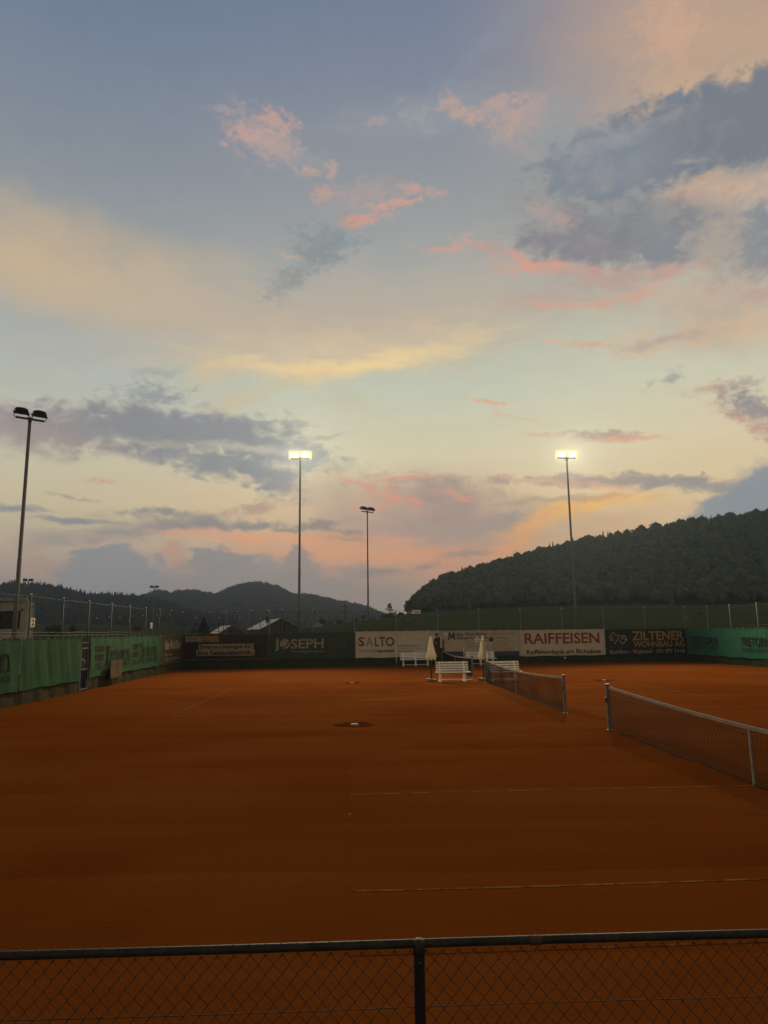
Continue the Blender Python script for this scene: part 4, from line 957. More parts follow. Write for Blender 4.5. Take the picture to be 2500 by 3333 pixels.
class Banner:
    def __init__(s, label, where, tl, tr, bl, br, m, inner, seed, sag=.03):
        s.fn = where; s.tl, s.tr, s.bl, s.br = [np.array(q_ if len(q_) == 3 else where(*q_), float) for q_ in (tl, tr, bl, br)]
        s.inn = np.array(inner, float); s.seed = seed; s.sag = sag; s.L = np.linalg.norm(s.tr-s.tl); s.nt = max(2, int(round(s.L/.75)))
        c = (s.bl+s.br)/2; s.t = thing('banner', label, 'banner', c, 0, 'printed banners hung on the court fences')
        nu, nv = int(s.L/.09)+2, 22; g = MB(); g.add([s.P(i/nu, j/nv) for i in range(nu+1) for j in range(nv+1)], [(i*(nv+1)+j, (i+1)*(nv+1)+j, (i+1)*(nv+1)+j+1, i*(nv+1)+j+1) for i in range(nu) for j in range(nv)])
        g.build('cloth', m, s.t, True)
        e = MB(); e.tube([s.P(i/nu, 1.0, .012) for i in range(nu+1)], .008, 4); e.build('hem', m, s.t); e = MB(); e.tube([s.P(i/nu, 0.0, .012) for i in range(nu+1)], .007, 4); e.build('hem', m, s.t)
        h = MB()
        for i in range(s.nt+1): p_ = s.P(min(max(i/s.nt, .01), .99), .985, .02); h.box(p_, (.02, .02, .03))
        h.build('tie', MAT['white'], s.t)
    def P(s, u_, v_, off=0.0):
        p_ = (s.bl*(1-u_)+s.br*u_)*(1-v_)+(s.tl*(1-u_)+s.tr*u_)*v_; x = u_*s.L; k = s.seed*1.7
        w = .020*math.sin(x*2.1+k)*math.sin(v_*2.6+k*.6)+.013*math.sin(x*5.3+v_*3+k)+.004*math.sin(x*11+v_*7+k*2)+.016*math.sin(x*1.1-v_*4.2+k*3)
        w += .02*math.exp(-((u_*s.L % 1.7-.8)/.12)**2)*math.sin(v_*5+k)
        w *= (.35+.65*math.sin(PI*min(max(v_, 0), 1)))
        z = -s.sag*abs(math.sin(PI*u_*s.nt))*(v_**6)+.02*math.sin(x*2.7+k)*(1-v_)**4
        return p_+s.inn*(.10+w+off)+np.array((0, 0, z))
    def uv(s, px, py):
        q_ = np.array(s.fn(px, py)); d = s.br-s.bl; u_ = (q_-s.bl) @ d/(d @ d); zb = (s.bl*(1-u_)+s.br*u_)[2]; zt = (s.tl*(1-u_)+s.tr*u_)[2]; return u_, (q_[2]-zb)/(zt-zb)
    def rect(s, x0, x1, y0, y1, xc=None):
        xc = (x0+x1)/2 if xc is None else xc
        return s.uv(x0, (y0+y1)/2)[0], s.uv(x1, (y0+y1)/2)[0], s.uv(xc, y1)[1], s.uv(xc, y0)[1]
    def text(s, txt, x0, x1, y0, y1, m, bold=False, geo=None, off=.03):
        V, Fc = geo or text_geo(txt, bold); return put_text(V, Fc, lambda a, b_: s.P(a, b_, off), s.rect(x0, x1, y0, y1), MAT[m], s.t)
    def poly(s, pts, m, off=.022, name='print'):
        """polygon in photo points, subdivided so that it follows the cloth"""
        bm = bmesh.new(); uv = [s.uv(*q_) for q_ in pts]; vs = [bm.verts.new((a, b_, 0)) for a, b_ in uv]; bm.faces.new(vs)
        bmesh.ops.triangulate(bm, faces=bm.faces[:]); bmesh.ops.subdivide_edges(bm, edges=bm.edges[:], cuts=5, use_grid_fill=True); bm.verts.index_update()
        m_ = MB(); m_.add([s.P(v.co.x, v.co.y, off) for v in bm.verts], [tuple(v.index for v in f.verts) for f in bm.faces]); bm.free(); return m_.build(name, MAT[m], s.t)
    def rectangle(s, x0, x1, y0, y1, m, off=.022):
        return s.poly([(x0, y1), (x1, y1), (x1, y0), (x0, y0)], m, off)
def strokes(B, pts, w, m):
    for a, b_ in zip(pts[:-1], pts[1:]):
        a, b_ = np.array(a, float), np.array(b_, float); d = (b_-a)/np.linalg.norm(b_-a); n_ = np.array((-d[1], d[0]))*w/2; e = d*w*.3
        B.poly([tuple(a-e+n_), tuple(b_+e+n_), tuple(b_+e-n_), tuple(a-e-n_)], m, .03)
IL, IF, IR = (1, 0, 0), (0, -1, 0), (-1, 0, 0)
def corners_left(ya, yb, zt=2.40, zb=.52): return [(LX, ya, zt), (LX, yb, zt), (LX, ya, zb), (LX, yb, zb)]
SG = serif_geo('Tretorn')
def logo(B, x0, x1, y0, y1, m='inkbrown'):
    u0, u1, v0, v1 = B.rect(x0, x1, y0, y1); m_ = MB()
    for a0, a1 in ((0, .30), (.42, 1)):
        for b0, b1 in ((0, .42), (.58, 1)):
            m_.add([B.P(u0+(u1-u0)*a, v0+(v1-v0)*b_, .012) for a, b_ in ((a0, b0), (a1, b0), (a1, b1), (a0, b1))], [(0, 1, 2, 3)])
    m_.build('print', MAT[m], B.t)
B = Banner('green banner cut off by the left edge of the photo, ending in the letter n', left, *corners_left(16.5, 26.6), MAT['greens'], IL, 1)
u_of = lambda yy: (yy-16.5)/(26.6-16.5)
put_text(*SG, lambda a, b_: B.P(a, b_, .03), (u_of(20.6), u_of(25.95), .40, .86), MAT['inkbrown'], B.t)
put_text(*text_geo('LONG LASTING PERFORMANCE'), lambda a, b_: B.P(a, b_, .03), (u_of(19.2), u_of(25.95), .22, .34), MAT['inkbrown'], B.t)
B = Banner('plain unprinted bright green banner left of the gate', left, *corners_left(26.68, 32.4), MAT['greens'], IL, 2, .05)
B = Banner('green banner right of the gate, printed twice with the same word and logo', left, *corners_left(33.5, 45.4, 2.40, .56), MAT['greens2'], IL, 3)
logo(B, 302, 331, 2101, 2150); B.text('', 336, 413.6, 2101, 2147, 'inkbrown', geo=SG); B.text('LONG LASTING PERFORMANCE', 301, 413.6, 2151, 2171, 'inkbrown')
logo(B, 423, 443, 2095, 2138); B.text('', 446, 505, 2093, 2134, 'inkbrown', geo=SG); B.text('LONG LASTING PERFORMANCE', 422, 505, 2140, 2157, 'inkbrown')
B = Banner('dark olive banner with a pale slanted name at the left far corner', left, *corners_left(45.45, 51.4, 2.40, .56), MAT['olive'], IL, 4)
B.text('die Mobiliar', 530, 582, 2082, 2113, 'inkpale', True); B.text('Pascal Heimann', 529, 557, 2126, 2134, 'inkpale'); B.text('Versicherungs- und Vorsorgeberater', 529, 577, 2138, 2150, 'inkpale')
def cf(x0, x1, zt=2.42, zb=.56):
    f_ = lambda px: far(px, 2100)
    a, b_ = f_(x0), f_(x1); return [(a[0], a[1], zt), (b_[0], b_[1], zt), (a[0], a[1], zb), (b_[0], b_[1], zb)]
B = Banner('dark brown banner with two white text strips and a yellow stripe block', far, *cf(592, 872, 2.40, .58), MAT['dkbrown'], IF, 5)
B.rectangle(604, 655, 2070, 2090, 'inkpale'); B.rectangle(655, 714, 2070, 2075.5, 'inkmustard'); B.rectangle(655, 714, 2077, 2082.5, 'inkmustard'); B.rectangle(655, 714, 2084, 2089.5, 'inkmustard')
for i, s_ in enumerate(('MOLSCH ELEKTRO', 'MULTIMEDIA', 'GEBÄUDEAUTOMATION')): B.text(s_, 610, (664, 650, 682)[i], 2071.5+6.6*i, 2075.8+6.6*i, 'inkbrown', False, None, .045)
B.poly([(648, 2114), (826, 2113), (826, 2095), (648, 2097)], 'beige'); B.poly([(641, 2135), (826, 2134), (830, 2130), (830, 2113), (641, 2115)], 'beige')
B.text('Smarte Lösungen für', 652, 821, 2098, 2114, 'ink', True, None, .045); B.text('Ihre Gebäudetechnik', 646, 819, 2116, 2132, 'ink', True, None, .045)
B.poly([(823+6*math.cos(k*PI/6), 2127+6.5*math.sin(k*PI/6)) for k in range(12)], 'inkmustard', .045)
B.text('Molsch Elektro AG, Bahnhofstrasse 8, 8360 Eschlikon, 071 973 00 00', 599, 866, 2144, 2148.5, 'inkmustard')
B = Banner('dark green banner with a tennis ball inside the large pale name', far, *cf(875, 1155, 2.46, .58), MAT['dkgreen'], IF, 6)
B.poly([(900, 2079), (907.5, 2079), (907, 2113), (904, 2118), (896, 2119), (896, 2113.5), (899.5, 2112.5)], 'inkpale')
B.poly([(928+16.5*math.cos(k*PI/10), 2095.5+16.5*math.sin(k*PI/10)) for k in range(20)], 'inkpale')
B.poly([(912, 2104), (922, 2106), (931, 2101), (936, 2092), (945, 2079), (946.5, 2081), (940, 2093), (934, 2104), (924, 2109), (913, 2107)], 'dkgreen', .034)
B.text('SEPH', 947, 1054, 2079, 2110.5, 'inkpale', True); B.text('Tennisplatzbau', 947, 1054, 2115.5, 2126, 'inkpale')
for s_, y_ in (('Hier spielen Sie auf', 2079), ('TENNIS FORCE®', 2087.5), ('dem Sandplatz der', 2096), ('neuen Generation', 2104.5), ('www.josephtennis.ch', 2119.5)): B.text(s_, 1070, 1128 if y_ != 2119.5 else 1135, y_-3, y_+3, 'inkfaint')
B = Banner('light tan banner with large grey capitals, one letter fainter', far, *cf(1157, 1428, 2.50, .60), MAT['beige'], IF, 7)
for ch, x0, x1, m_ in (('S', 1167, 1186, 'inkgrey'), ('A', 1191, 1215, 'inktan'), ('L', 1220, 1232, 'inkgrey'), ('T', 1234, 1253.5, 'inkgrey'), ('O', 1254.5, 1283.5, 'inkgrey')): B.text(ch, x0, x1, 2073, 2103.5, m_, ch != 'A')
B.text('inspired', 1166, 1228, 2112, 2125.5, 'inktan'); B.text('access', 1230, 1284, 2115, 2123, 'ink', True); B.text('saltosystems.ch', 1295, 1367, 2097.5, 2106, 'inkgrey'); B.text('Systeme für Zutritt', 1297, 1370, 2108, 2112.5, 'inktan'); B.text('8360 Eschlikon', 1297, 1345, 2117, 2123, 'inkgrey')
B = Banner('tan banner with a big grey blue M and a blue stripe along its foot', far, *cf(1428, 1690, 2.48, .58), MAT['beige2'], IF, 8)
strokes(B, [(1460.5, 2081), (1462.5, 2059), (1469.5, 2076), (1476, 2059), (1478.5, 2081)], 5.2, 'inkblue'); B.text('eile Getränke', 1481, 1584, 2057.5, 2068.5, 'inkgrey', True); B.text('Ettenhausen', 1487, 1586, 2070.5, 2080.5, 'inkgrey', True)
B.text("Muesch z'Trinke ha,", 1600, 1674, 2059, 2066, 'inkgrey'); B.text('lüt am Meile a!', 1601, 1659, 2072, 2079, 'inkgrey')
for s_, x0, x1, y_ in (('Bier', 1519, 1530, 2088), ('Weine', 1519, 1538, 2096), ('Alkoholfreie Getränke', 1520, 1588, 2105), ('Hauslieferdienst', 1604, 1653, 2088), ('Gastroservice', 1604, 1650, 2096), ('Festmobiliar', 1604, 1641, 2104), ('www.meile-getraenke.ch', 1606, 1672, 2113)): B.text(s_, x0, x1, y_-2.6, y_+2.6, 'inktan')
B.poly([(1432, 2137.5), (1689, 2135.5), (1689, 2118.5), (1432, 2121)], 'inkblue'); B.text('Meile Getränke', 1480, 1508, 2125, 2129, 'inktan', False, None, .04); B.text('8356 Ettenhausen', 1622, 1673, 2122, 2127, 'inktan', False, None, .04)
B = Banner('light tan banner with a large red name and black text line below', far, *cf(1691, 1968, 2.46, .53), MAT['beige'], IF, 9)
B.text('RAIFFEISEN', 1706, 1949.5, 2059, 2095, 'inkred', True); B.text('Raiffeisenbank am Bichelsee', 1712.5, 1954, 2113, 2127.5, 'ink', True)
B = Banner('charcoal banner with gold capitals and a two house outline logo', far, *cf(1969.5, 2236, 2.43, .51), MAT['navy'], IF, 10)
B.text('ZILTENER', 2055, 2223, 2053.5, 2083, 'inkgold', True); B.text('WOHNBAU AG', 2060, 2226, 2085.5, 2105.5, 'inkgold', True); B.text('Eschlikon · Wallenwil · 071 971 14 66', 1983, 2228, 2113, 2126.5, 'inkpale', True); B.text('ziltener-wohnbau.ch', 1981, 2044, 2103, 2107, 'inkfaint')
strokes(B, [(1982, 2075), (1993, 2058), (2005, 2070), (2012, 2066)], 3.2, 'inkgold'); strokes(B, [(1986, 2074), (1986, 2085), (1998, 2084)], 3, 'inkgold'); strokes(B, [(1993, 2083), (1993, 2072)], 3, 'inkgold')
strokes(B, [(1998, 2095), (2018, 2069), (2034, 2071), (2034, 2080)], 3.4, 'inkpale'); strokes(B, [(2014, 2085), (2026, 2096), (2039, 2081), (2032, 2081)], 3.2, 'inkpale'); strokes(B, [(2022, 2074), (2022, 2082)], 2.6, 'inkpale'); strokes(B, [(2027, 2073), (2027, 2080)], 2.6, 'inkpale')
yR0, yR1 = FY+FS*RX-.1, 40.0
B = Banner('sea green banner with dark capitals on the right hand fence', right, (RX, yR0, 2.42), (RX, yR1, 2.40), (RX, yR0, .50), (RX, yR1, .52), MAT['greenr'], IR, 11)
B.text('TRETORN', 2254.6, 2341, 2072, 2098, 'ink', True); B.text('EXPERIENCE QUALITY', 2259.5, 2341.5, 2102.5, 2115, 'ink')
B.text('TRETORN', 2416, 2513, 2074, 2104, 'ink', True); B.text('EXPERIENCE QUALITY', 2422, 2513, 2110, 2125, 'ink')
B.poly([(2396, 2090), (2399, 2088.5), (2400.5, 2090), (2398.5, 2092), (2399.5, 2096), (2397, 2096)], 'ink')
p_ = left(102, 2026); plate('2', 'white number plate with a black 2 on a left fence post', (LX+.05, p_[1], p_[2]), .30, .33, (1, -.06, 0))
p_ = left(490, 2036); plate('3', 'narrow white number plate with a 3 beyond the printed green banner', (LX+.05, p_[1], p_[2]), .30, .33, (1, -.06, 0), True)
p_ = far(1356.5, 1991.5)
t = thing('fence_sign', 'small white sign with black letters on the top wire of the far fence', 'sign', p_); w_, h_ = .56, .27
m_ = MB(); m_.box(p_, (w_, .02, h_), math.atan(FS)); m_.build('plate', MAT['white'], t)
put_text(*text_geo('Zäune', True), lambda a, b_: p_+np.array(((a-.5)*w_, -.014+(a-.5)*w_*FS, (b_-.5)*h_)), (.09, .91, .16, .76), MAT['ink'], t)
put_text(*text_geo('MUELLER'), lambda a, b_: p_+np.array(((a-.5)*w_, -.014+(a-.5)*w_*FS, (b_-.5)*h_)), (.3, .9, .80, .91), MAT['inkgrey'], t)
m_ = MB(); m_.box(p_+np.array((-.3, 0, .02)), (.12, .01, .012)); m_.build('clip', MAT['steel'], t)
# brown mat hung on the left fence
pa, pb = left(334, 2160), left(378, 2200); ya, yb, zt, zb = left(333, 2170)[1]+.2, left(378, 2170)[1]-.1, left(352, 2154)[2], left(352, 2206)[2]
t = thing('coir_mat', 'brown coir drag mat hung over the printed green banner', 'mat', (LX+.2, (ya+yb)/2, zb)); m_ = MB(); n = 10
vs = [(LX+.30+.008*math.sin(i*.9)+.008*math.sin(j*.8), ya+(yb-ya)*i/n, zb+(zt-zb)*j/n) for i in range(n+1) for j in range(n+1)]
vs2 = [(x+.035, y, z) for x, y, z in vs]; o_ = len(vs)
fs = [(i*(n+1)+j, (i+1)*(n+1)+j, (i+1)*(n+1)+j+1, i*(n+1)+j+1) for i in range(n) for j in range(n)]
m_.add(vs+vs2, fs+[tuple(o_+k for k in reversed(f_)) for f_ in fs]+[(i*(n+1)+n, (i+1)*(n+1)+n, o_+(i+1)*(n+1)+n, o_+i*(n+1)+n) for i in range(n)]); m_.build('mat', MAT['coir'], t)
m_ = MB(); m_.tube([(LX+.38, ya+(yb-ya)*.5, zt+.02), (LX+.40, ya+(yb-ya)*.52, zb+.35), (LX+.40, ya+(yb-ya)*.42, zb+.12), (LX+.40, ya+(yb-ya)*.3, zb+.1)], .012, 6); m_.build('rope', MAT['inktan'], t)
m_ = MB(); m_.box((LX+.31, (ya+yb)/2, zt+.02), (.06, yb-ya+.05, .05)); m_.build('batten', MAT['rust'], t)

# ------------------------------------------------------------------ nets
def net(label, cy_, full=True):
    t = thing('tennis_net', label, 'tennis net', (NX, cy_, 0), 0, 'tennis nets of the three courts')
    Lh = 6.4; n = 88
    top = lambda v_: .914+.156*(abs(v_)/Lh)**1.7
    for s_ in (-1, 1):
        p = MB(); p.box((NX, cy_+s_*Lh, .52), (.075, .075, 1.14)); po = p.build('post', MAT['postgrey'], t, bevel=.008)
        c = MB(); c.box((NX, cy_+s_*(Lh-.02), 1.10), (.085, .12, .03)); c.box((NX-.05, cy_+s_*Lh, .72), (.04, .05, .12)); c.build('winder', MAT['darksteel'], po)
        f_ = MB(); f_.box((NX, cy_+s_*Lh, .0), (.12, .12, .02)); f_.build('foot_plate', MAT['board'], po)
    tp = MB(); vs = []
    for i in range(n+1):
        v_ = -Lh+.05+(2*Lh-.1)*i/n; z = top(v_)
        for dx, dz in ((-.012, -.062), (-.014, 0), (.014, 0), (.012, -.062)): vs.append((NX+dx+.004*math.sin(i*1.1), cy_+v_, z+dz))
    tp.add(vs, [(i*4+k, i*4+k+1, (i+1)*4+k+1, (i+1)*4+k) for i in range(n) for k in range(3)]); tp.build('headband', MAT['tape'], t)
    st_ = MB(); st_.box((NX, cy_, .457), (.036, .05, .914)); st_.build('centre_strap', MAT['tape'], t)
    # mesh: every cord a thin bar; the bottom edge sags a little
    bot = lambda v_: .022+.008*math.sin(v_*1.9+cy_)+.006*math.sin(v_*4.1)
    m_ = MB(); pitch = .048; k = int(2*Lh/pitch)
    for i in range(1, k):
        v_ = -Lh+pitch*i; z1, z0 = top(v_)-.05, bot(v_)
        sway = [(NX+.02*math.sin(v_*2.3)*math.sin(PI*q_)+.012*math.sin(q_*9+v_), cy_+v_+.008*math.sin(q_*14+v_*3)*(1-q_), z0+(z1-z0)*q_) for q_ in (0, .12, .3, .6, 1)]
        m_.tube(sway, .0040, 3, False)
    j = 0
    while j < 21:
        q_ = j/21.0
        pts = [(NX+.02*math.sin(v_*2.3)*math.sin(PI*q_)+.012*math.sin(q_*9+v_), cy_+v_, bot(v_)+(top(v_)-.05-bot(v_))*q_) for v_ in np.linspace(-Lh+.05, Lh-.05, 60)]
        m_.tube(pts, .0044 if j < 2 else .0034, 3, False); j += 1
    m_.build('mesh', MAT['netcord'], t)
    b_ = MB(); b_.tube([(NX, cy_+v_, bot(v_)) for v_ in np.linspace(-Lh+.05, Lh-.05, 60)], .013, 5); b_.build('rope', MAT['netcord'], t); b_ = MB(); b_.tube([(NX+.02, cy_+v_, .74+.10*abs(v_)/Lh+.03*math.sin(v_*.8)) for v_ in np.linspace(-Lh, Lh, 50)], .004, 4); b_.build('rope', MAT['netcord'], t)
    return t
net('nearest tennis net, cut off by the right edge of the photo', C1)
net('middle tennis net in front of the right hand white bench', C2)
net('farthest tennis net, behind the left white bench', C3)
def score(label, x, y, board_z, arm_z, h0, flip, w=.24, armdir=(1, 0)):
    t = thing('score_board', label, 'score board', (x, y, 0), 0, 'score boards on the net posts')
    m_ = MB(); m_.tube([(x, y+.05, .3), (x, y+.05, arm_z)], .022, 8); m_.build('pole', MAT['darksteel'], t)
    m_ = MB(); m_.box((x, y, (board_z+h0)/2), (w*.62, .05, board_z-h0)); m_.build('board', MAT['board'], t, bevel=.01)
    m_ = MB(); m_.tube([(x-.30, y, arm_z+.02), (x, y, arm_z), (x+.36, y, arm_z-.03)], .012, 6); m_.build('arm', MAT['darksteel'], t)
    for s_, mt, txt in ((-1, 'blue' if flip else 'white', '' if flip else 'G'), (1, 'white' if flip else 'blue', 'G' if flip else '')):
        c = np.array((x+s_*.34, y-.03, arm_z+.06)); d = MB(); n = 20
        d.add([c+np.array((.115*math.cos(2*PI*k/n), dy, .115*math.sin(2*PI*k/n))) for dy in (-.012, .012) for k in range(n)], [tuple(range(n)), tuple(reversed(range(n, 2*n)))]+[(k, n+k, n+(k+1) % n, (k+1) % n) for k in range(n)])
        dd = d.build('disc', MAT[mt], t)
        if txt: put_text(*text_geo('G', True), lambda a, b_: c+np.array(((a-.5)*.23, -.016, (b_-.5)*.23)), (.24, .76, .2, .8), MAT['ink'], dd)
p_ = at_y(1580, 2090, C2+6.45); score('score board on the middle net, with its white G disc on the left', NX-.02, C2+6.45, at_y(1580, 2089, C2+6.45)[2], at_y(1582, 2089, C2+6.45)[2]+.05, at_y(1580, 2148, C2+6.45)[2], False, .27)
score('score board on the farthest net, with its white G disc on the right', NX-.05, C3+6.45, at_y(1434, 2070, C3+6.45)[2], at_y(1434, 2070, C3+6.45)[2]+.05, at_y(1436, 2109, C3+6.45)[2], True, .22)

# ------------------------------------------------------------------ benches
def make_bench(Lb, legs, label):
    t = thing('bench', label, 'bench', (0, 0, 0), 0, 'white slatted benches beside the courts')
    s_ = MB()
    for i in range(4): s_.box((0, -.10+.12*i-.18, .45+.006*i), (Lb+.10, .09, .03))
    s_.build('seat', MAT['white'], t, bevel=.006)
    b_ = MB()
    for i in range(4): b_.box((0, .22+.035*i, .56+.115*i), (Lb, .03, .078))
    b_.build('backrest', MAT['white'], t, bevel=.006)
    for x in legs:
        l_ = MB(); l_.bar((x, -.20, .0), (x, -.14, .43), .09, .06); l_.bar((x, .27, .0), (x, .12, .43), .09, .06); l_.bar((x, .14, .42), (x, .36, .95), .07, .05); l_.box((x, -.0, .41), (.07, .5, .05)); l_.box((x, .03, .03), (.10, .62, .05)); l_.build('leg', MAT['white'], t)
    r_ = MB(); r_.box((0, .02, .10), (legs[-1]-legs[0], .05, .04)); r_.build('stretcher', MAT['white'], t)
    return t
pm = at_y(1471, 2219, 35.5)
bn = make_bench(1.62, [-.62, .58], 'white slatted bench right of the first cream umbrella'); bn.location = (ground(1472, 2217)[0], 35.4, 0)
b2 = copy_tree(bn); b2.location = (ground(1640, 2217)[0]+.02, 35.1, 0); b2['label'] = 'white slatted bench seen half through the middle net'
xa, xb = far(1302, 2150)[0]-.1, far(1398, 2150)[0]
b3 = make_bench(2.15, [-.88, 0, .88], 'long white bench against the light tan banner, left of the umbrella'); b3.location = ((xa+xb)/2+.03, 51.45, 0)
xa2 = far(1511, 2150)[0]
b4 = copy_tree(b3); b4.location = (xa2+1.03, 51.5, 0); b4['label'] = 'long white bench against the blue striped banner, behind the second umbrella'
# loose plank by the bench foot
p_ = ground(1523, 2216); t = thing('plank', 'pale plank lying on the clay at the right end of the first bench', 'plank', (p_[0], p_[1], .0))
m_ = MB(); m_.box((p_[0], p_[1], .05), (.42, .12, .04)); m_.box((p_[0]-.1, p_[1], .02), (.06, .1, .03)); m_.box((p_[0]+.12, p_[1], .02), (.06, .1, .03)); m_.build('board', MAT['board'], t)

# ------------------------------------------------------------------ folded umbrellas
def make_umbrella(label):
    t = thing('umbrella', label, 'umbrella', (0, 0, 0), 0, 'folded cream umbrellas between the courts')
    m_ = MB(); m_.tube([(0, 0, .12), (0, 0, 2.26)], .019, 10); m_.build('pole', MAT['darksteel'], t, True)
    m_ = MB(); n = 48; prof = [(.03, 2.24), (.055, 2.15), (.10, 1.85), (.155, 1.5), (.215, 1.25), (.235, 1.17), (.20, 1.08)]
    vs = []
    for i, (r, z) in enumerate(prof):
        for k in range(n):
            a = 2*PI*k/n; f_ = 1+(.30*abs(math.sin(4*a))-.17)*min(1, i/2.0); dz = 0
            if i == len(prof)-1: dz = .07*math.sin(4*a*2+1)+.05*math.sin(3*a)
            if i == len(prof)-2: dz = .03*math.sin(8*a)
            vs.append((r*f_*math.cos(a)+.01*math.sin(i*2.0), r*f_*math.sin(a), z+dz))
    m_.add(vs, [(i*n+k, i*n+(k+1) % n, (i+1)*n+(k+1) % n, (i+1)*n+k) for i in range(len(prof)-1) for k in range(n)])
    # inner lining so that the open foot shows cloth
    vs2 = [(.06*math.cos(2*PI*k/n), .06*math.sin(2*PI*k/n), 1.3) for k in range(n)]; o_ = (len(prof)-1)*n
    m_.add(vs[o_:]+vs2, [(k, (k+1) % n, n+(k+1) % n, n+k) for k in range(n)])
    m_.build('canopy', MAT['cream'], t, True)
    m_ = MB(); m_.lathe((0, 0, 2.22), [(.03, 0), (.036, .03), (.03, .07), (.01, .09)], 10); m_.build('finial', MAT['black'], t, True)
    m_ = MB(); m_.lathe((0, 0, .10), [(.04, 0), (.04, .45), (.03, .5)], 10); m_.build('sleeve', MAT['darksteel'], t)
    m_ = MB(); m_.box((0, 0, .07), (.42, .46, .07)); m_.box((0, 0, .02), (.34, .36, .04)); ba = m_.build('base', MAT['stone'], t, bevel=.01)
    m_ = MB(); m_.box((-.12, .0, .125), (.27, .34, .035)); m_.build('paver', MAT['wood'], ba)
    return t
um = make_umbrella('folded cream umbrella left of the first white bench'); p_ = ground(1405, 2218); um.location = (p_[0], p_[1], 0); um.rotation_euler = (0, 0, .1)
u2 = copy_tree(um); p_ = ground(1574.7, 2216); u2.location = (p_[0], p_[1], 0); u2.rotation_euler = (0, 0, .5); u2['label'] = 'folded cream umbrella behind the score board of the middle net'

# ------------------------------------------------------------------ small things by the far fence
def stick(px, py_top, label):
    q_ = far(px, 2150); x, y = q_[0], q_[1]-.75; ztop = at_y(px, py_top, y)[2]
    t = thing('court_scraper', label, 'court scraper', (x, y, 0), 0, 'upright court scrapers by the far fence')
    m_ = MB(); m_.tube([(x, y, .06), (x-.02, y+.05, ztop)], .02, 8); m_.build('handle', MAT['white'], t, True)
    m_ = MB(); m_.box((x, y, .06), (.50, .10, .07)); m_.box((x, y+.02, .12), (.2, .05, .06)); m_.build('blade', MAT['darksteel'], t)
    m_ = MB(); m_.lathe((x-.02, y+.05, ztop-.02), [(.024, 0), (.026, .03), (.015, .045)], 8); m_.build('knob', MAT['white'], t)
stick(1288.5, 2103, 'white pole on a dark flat foot left of the long bench by the tan banner'); stick(1506.5, 2109, 'white pole on a dark flat foot seen through the farthest net')
# hose reel with hanging hoses
q_ = far(1427, 2084); x, y, z = q_[0], q_[1]-.28, q_[2]
t = thing('hose_reel', 'dark round hose reel fixed on the far fence behind the farthest net post', 'hose reel', (x, y, z)); m_ = MB(); n = 24
m_.add([(x+.21*math.cos(2*PI*k/n), y+dy, z+.21*math.sin(2*PI*k/n)) for dy in (-.08, .08) for k in range(n)], [tuple(range(n)), tuple(reversed(range(n, 2*n)))]+[(k, n+k, n+(k+1) % n, (k+1) % n) for k in range(n)]); m_.build('drum', MAT['darksteel'], t)
m_ = MB(); m_.box((x, y+.14, z), (.08, .12, .3)); m_.build('bracket', MAT['darksteel'], t); m_ = MB()
for i in range(9):
    w = .24+.018*i; zb = z-1.05-.05*(i % 4)
    m_.tube([(x-w, y-.05+.012*i, z-.05), (x-w*.92, y-.06+.012*i, z-.45), (x-w*.5+.08, y-.06, zb+.15), (x+.02+.03*(i % 3), y-.06, zb), (x+w*.45, y-.06, zb+.2), (x+w*.8, y-.06+.01*i, z-.5), (x+w, y-.05+.01*i, z-.06), (x+w*.6, y-.06, z+.2), (x, y-.06+.01*i, z+.26), (x-w*.6, y-.06, z+.2), (x-w, y-.05+.012*i, z-.05)], .014, 5)
m_.build('hose', MAT['rust'], t, True)
# drag net hung beside it
t = thing('drag_net', 'brown drag net hanging in folds from the hose reel on the far fence', 'drag net', (x, y, 0)); m_ = MB(); n = 14; vs = []
for j in range(9):
    f_ = j/8; w = .05+.32*math.sin(PI*min(1, f_*.85+.1)); zz = z-.12-1.1*f_
    for i in range(n+1): vs.append((x+.04+(-.9+1.9*i/n)*w, y+.06+.03*math.sin(i*2.3+f_*2), zz+.03*math.sin(i*1.7)))
m_.add(vs, [(j*(n+1)+i, j*(n+1)+i+1, (j+1)*(n+1)+i+1, (j+1)*(n+1)+i) for j in range(8) for i in range(n)]); m_.build('netting', MAT['coir'], t, True)
m_ = MB(); m_.tube([(x-.1, y+.02, z-.1), (x+.18, y-.02, z-1.15)], .014, 6); m_.tube([(x+.12, y, z-.2), (x+.28, y-.04, z-1.2)], .012, 6); m_.build('pole', MAT['wirelite'], t)
# hand cart
wp = far(1430.5, 2151); x, y, z = wp[0], wp[1]-.55, .235
t = thing('hand_cart', 'dark hand cart with a spoked wheel behind the first umbrella', 'hand cart', (x, y, 0)); m_ = MB()
m_.tube([(x+.2*math.cos(2*PI*k/24), y+.04*math.sin(2*PI*k/24), z+.2*math.sin(2*PI*k/24)) for k in range(25)], .03, 6, False)
w_ = m_.build('wheel', MAT['black'], t, True); m_ = MB()
for k in range(6): m_.bar((x, y, z), (x+.19*math.cos(k*PI/3), y, z+.19*math.sin(k*PI/3)), .012, .012)
m_.tube([(x, y-.08, z), (x, y+.08, z)], .02, 6); m_.build('spokes', MAT['darksteel'], w_)
m_ = MB(); m_.tube([(x-.02, y-.07, z), (x+.22, y-.07, z+.25), (x+.46, y-.07, z+.36), (x+.58, y-.07, z+.72)], .016, 6); m_.tube([(x-.02, y+.07, z), (x+.22, y+.12, z+.25), (x+.46, y+.14, z+.36), (x+.58, y+.14, z+.72)], .016, 6); m_.build('frame', MAT['steel'], t, True)
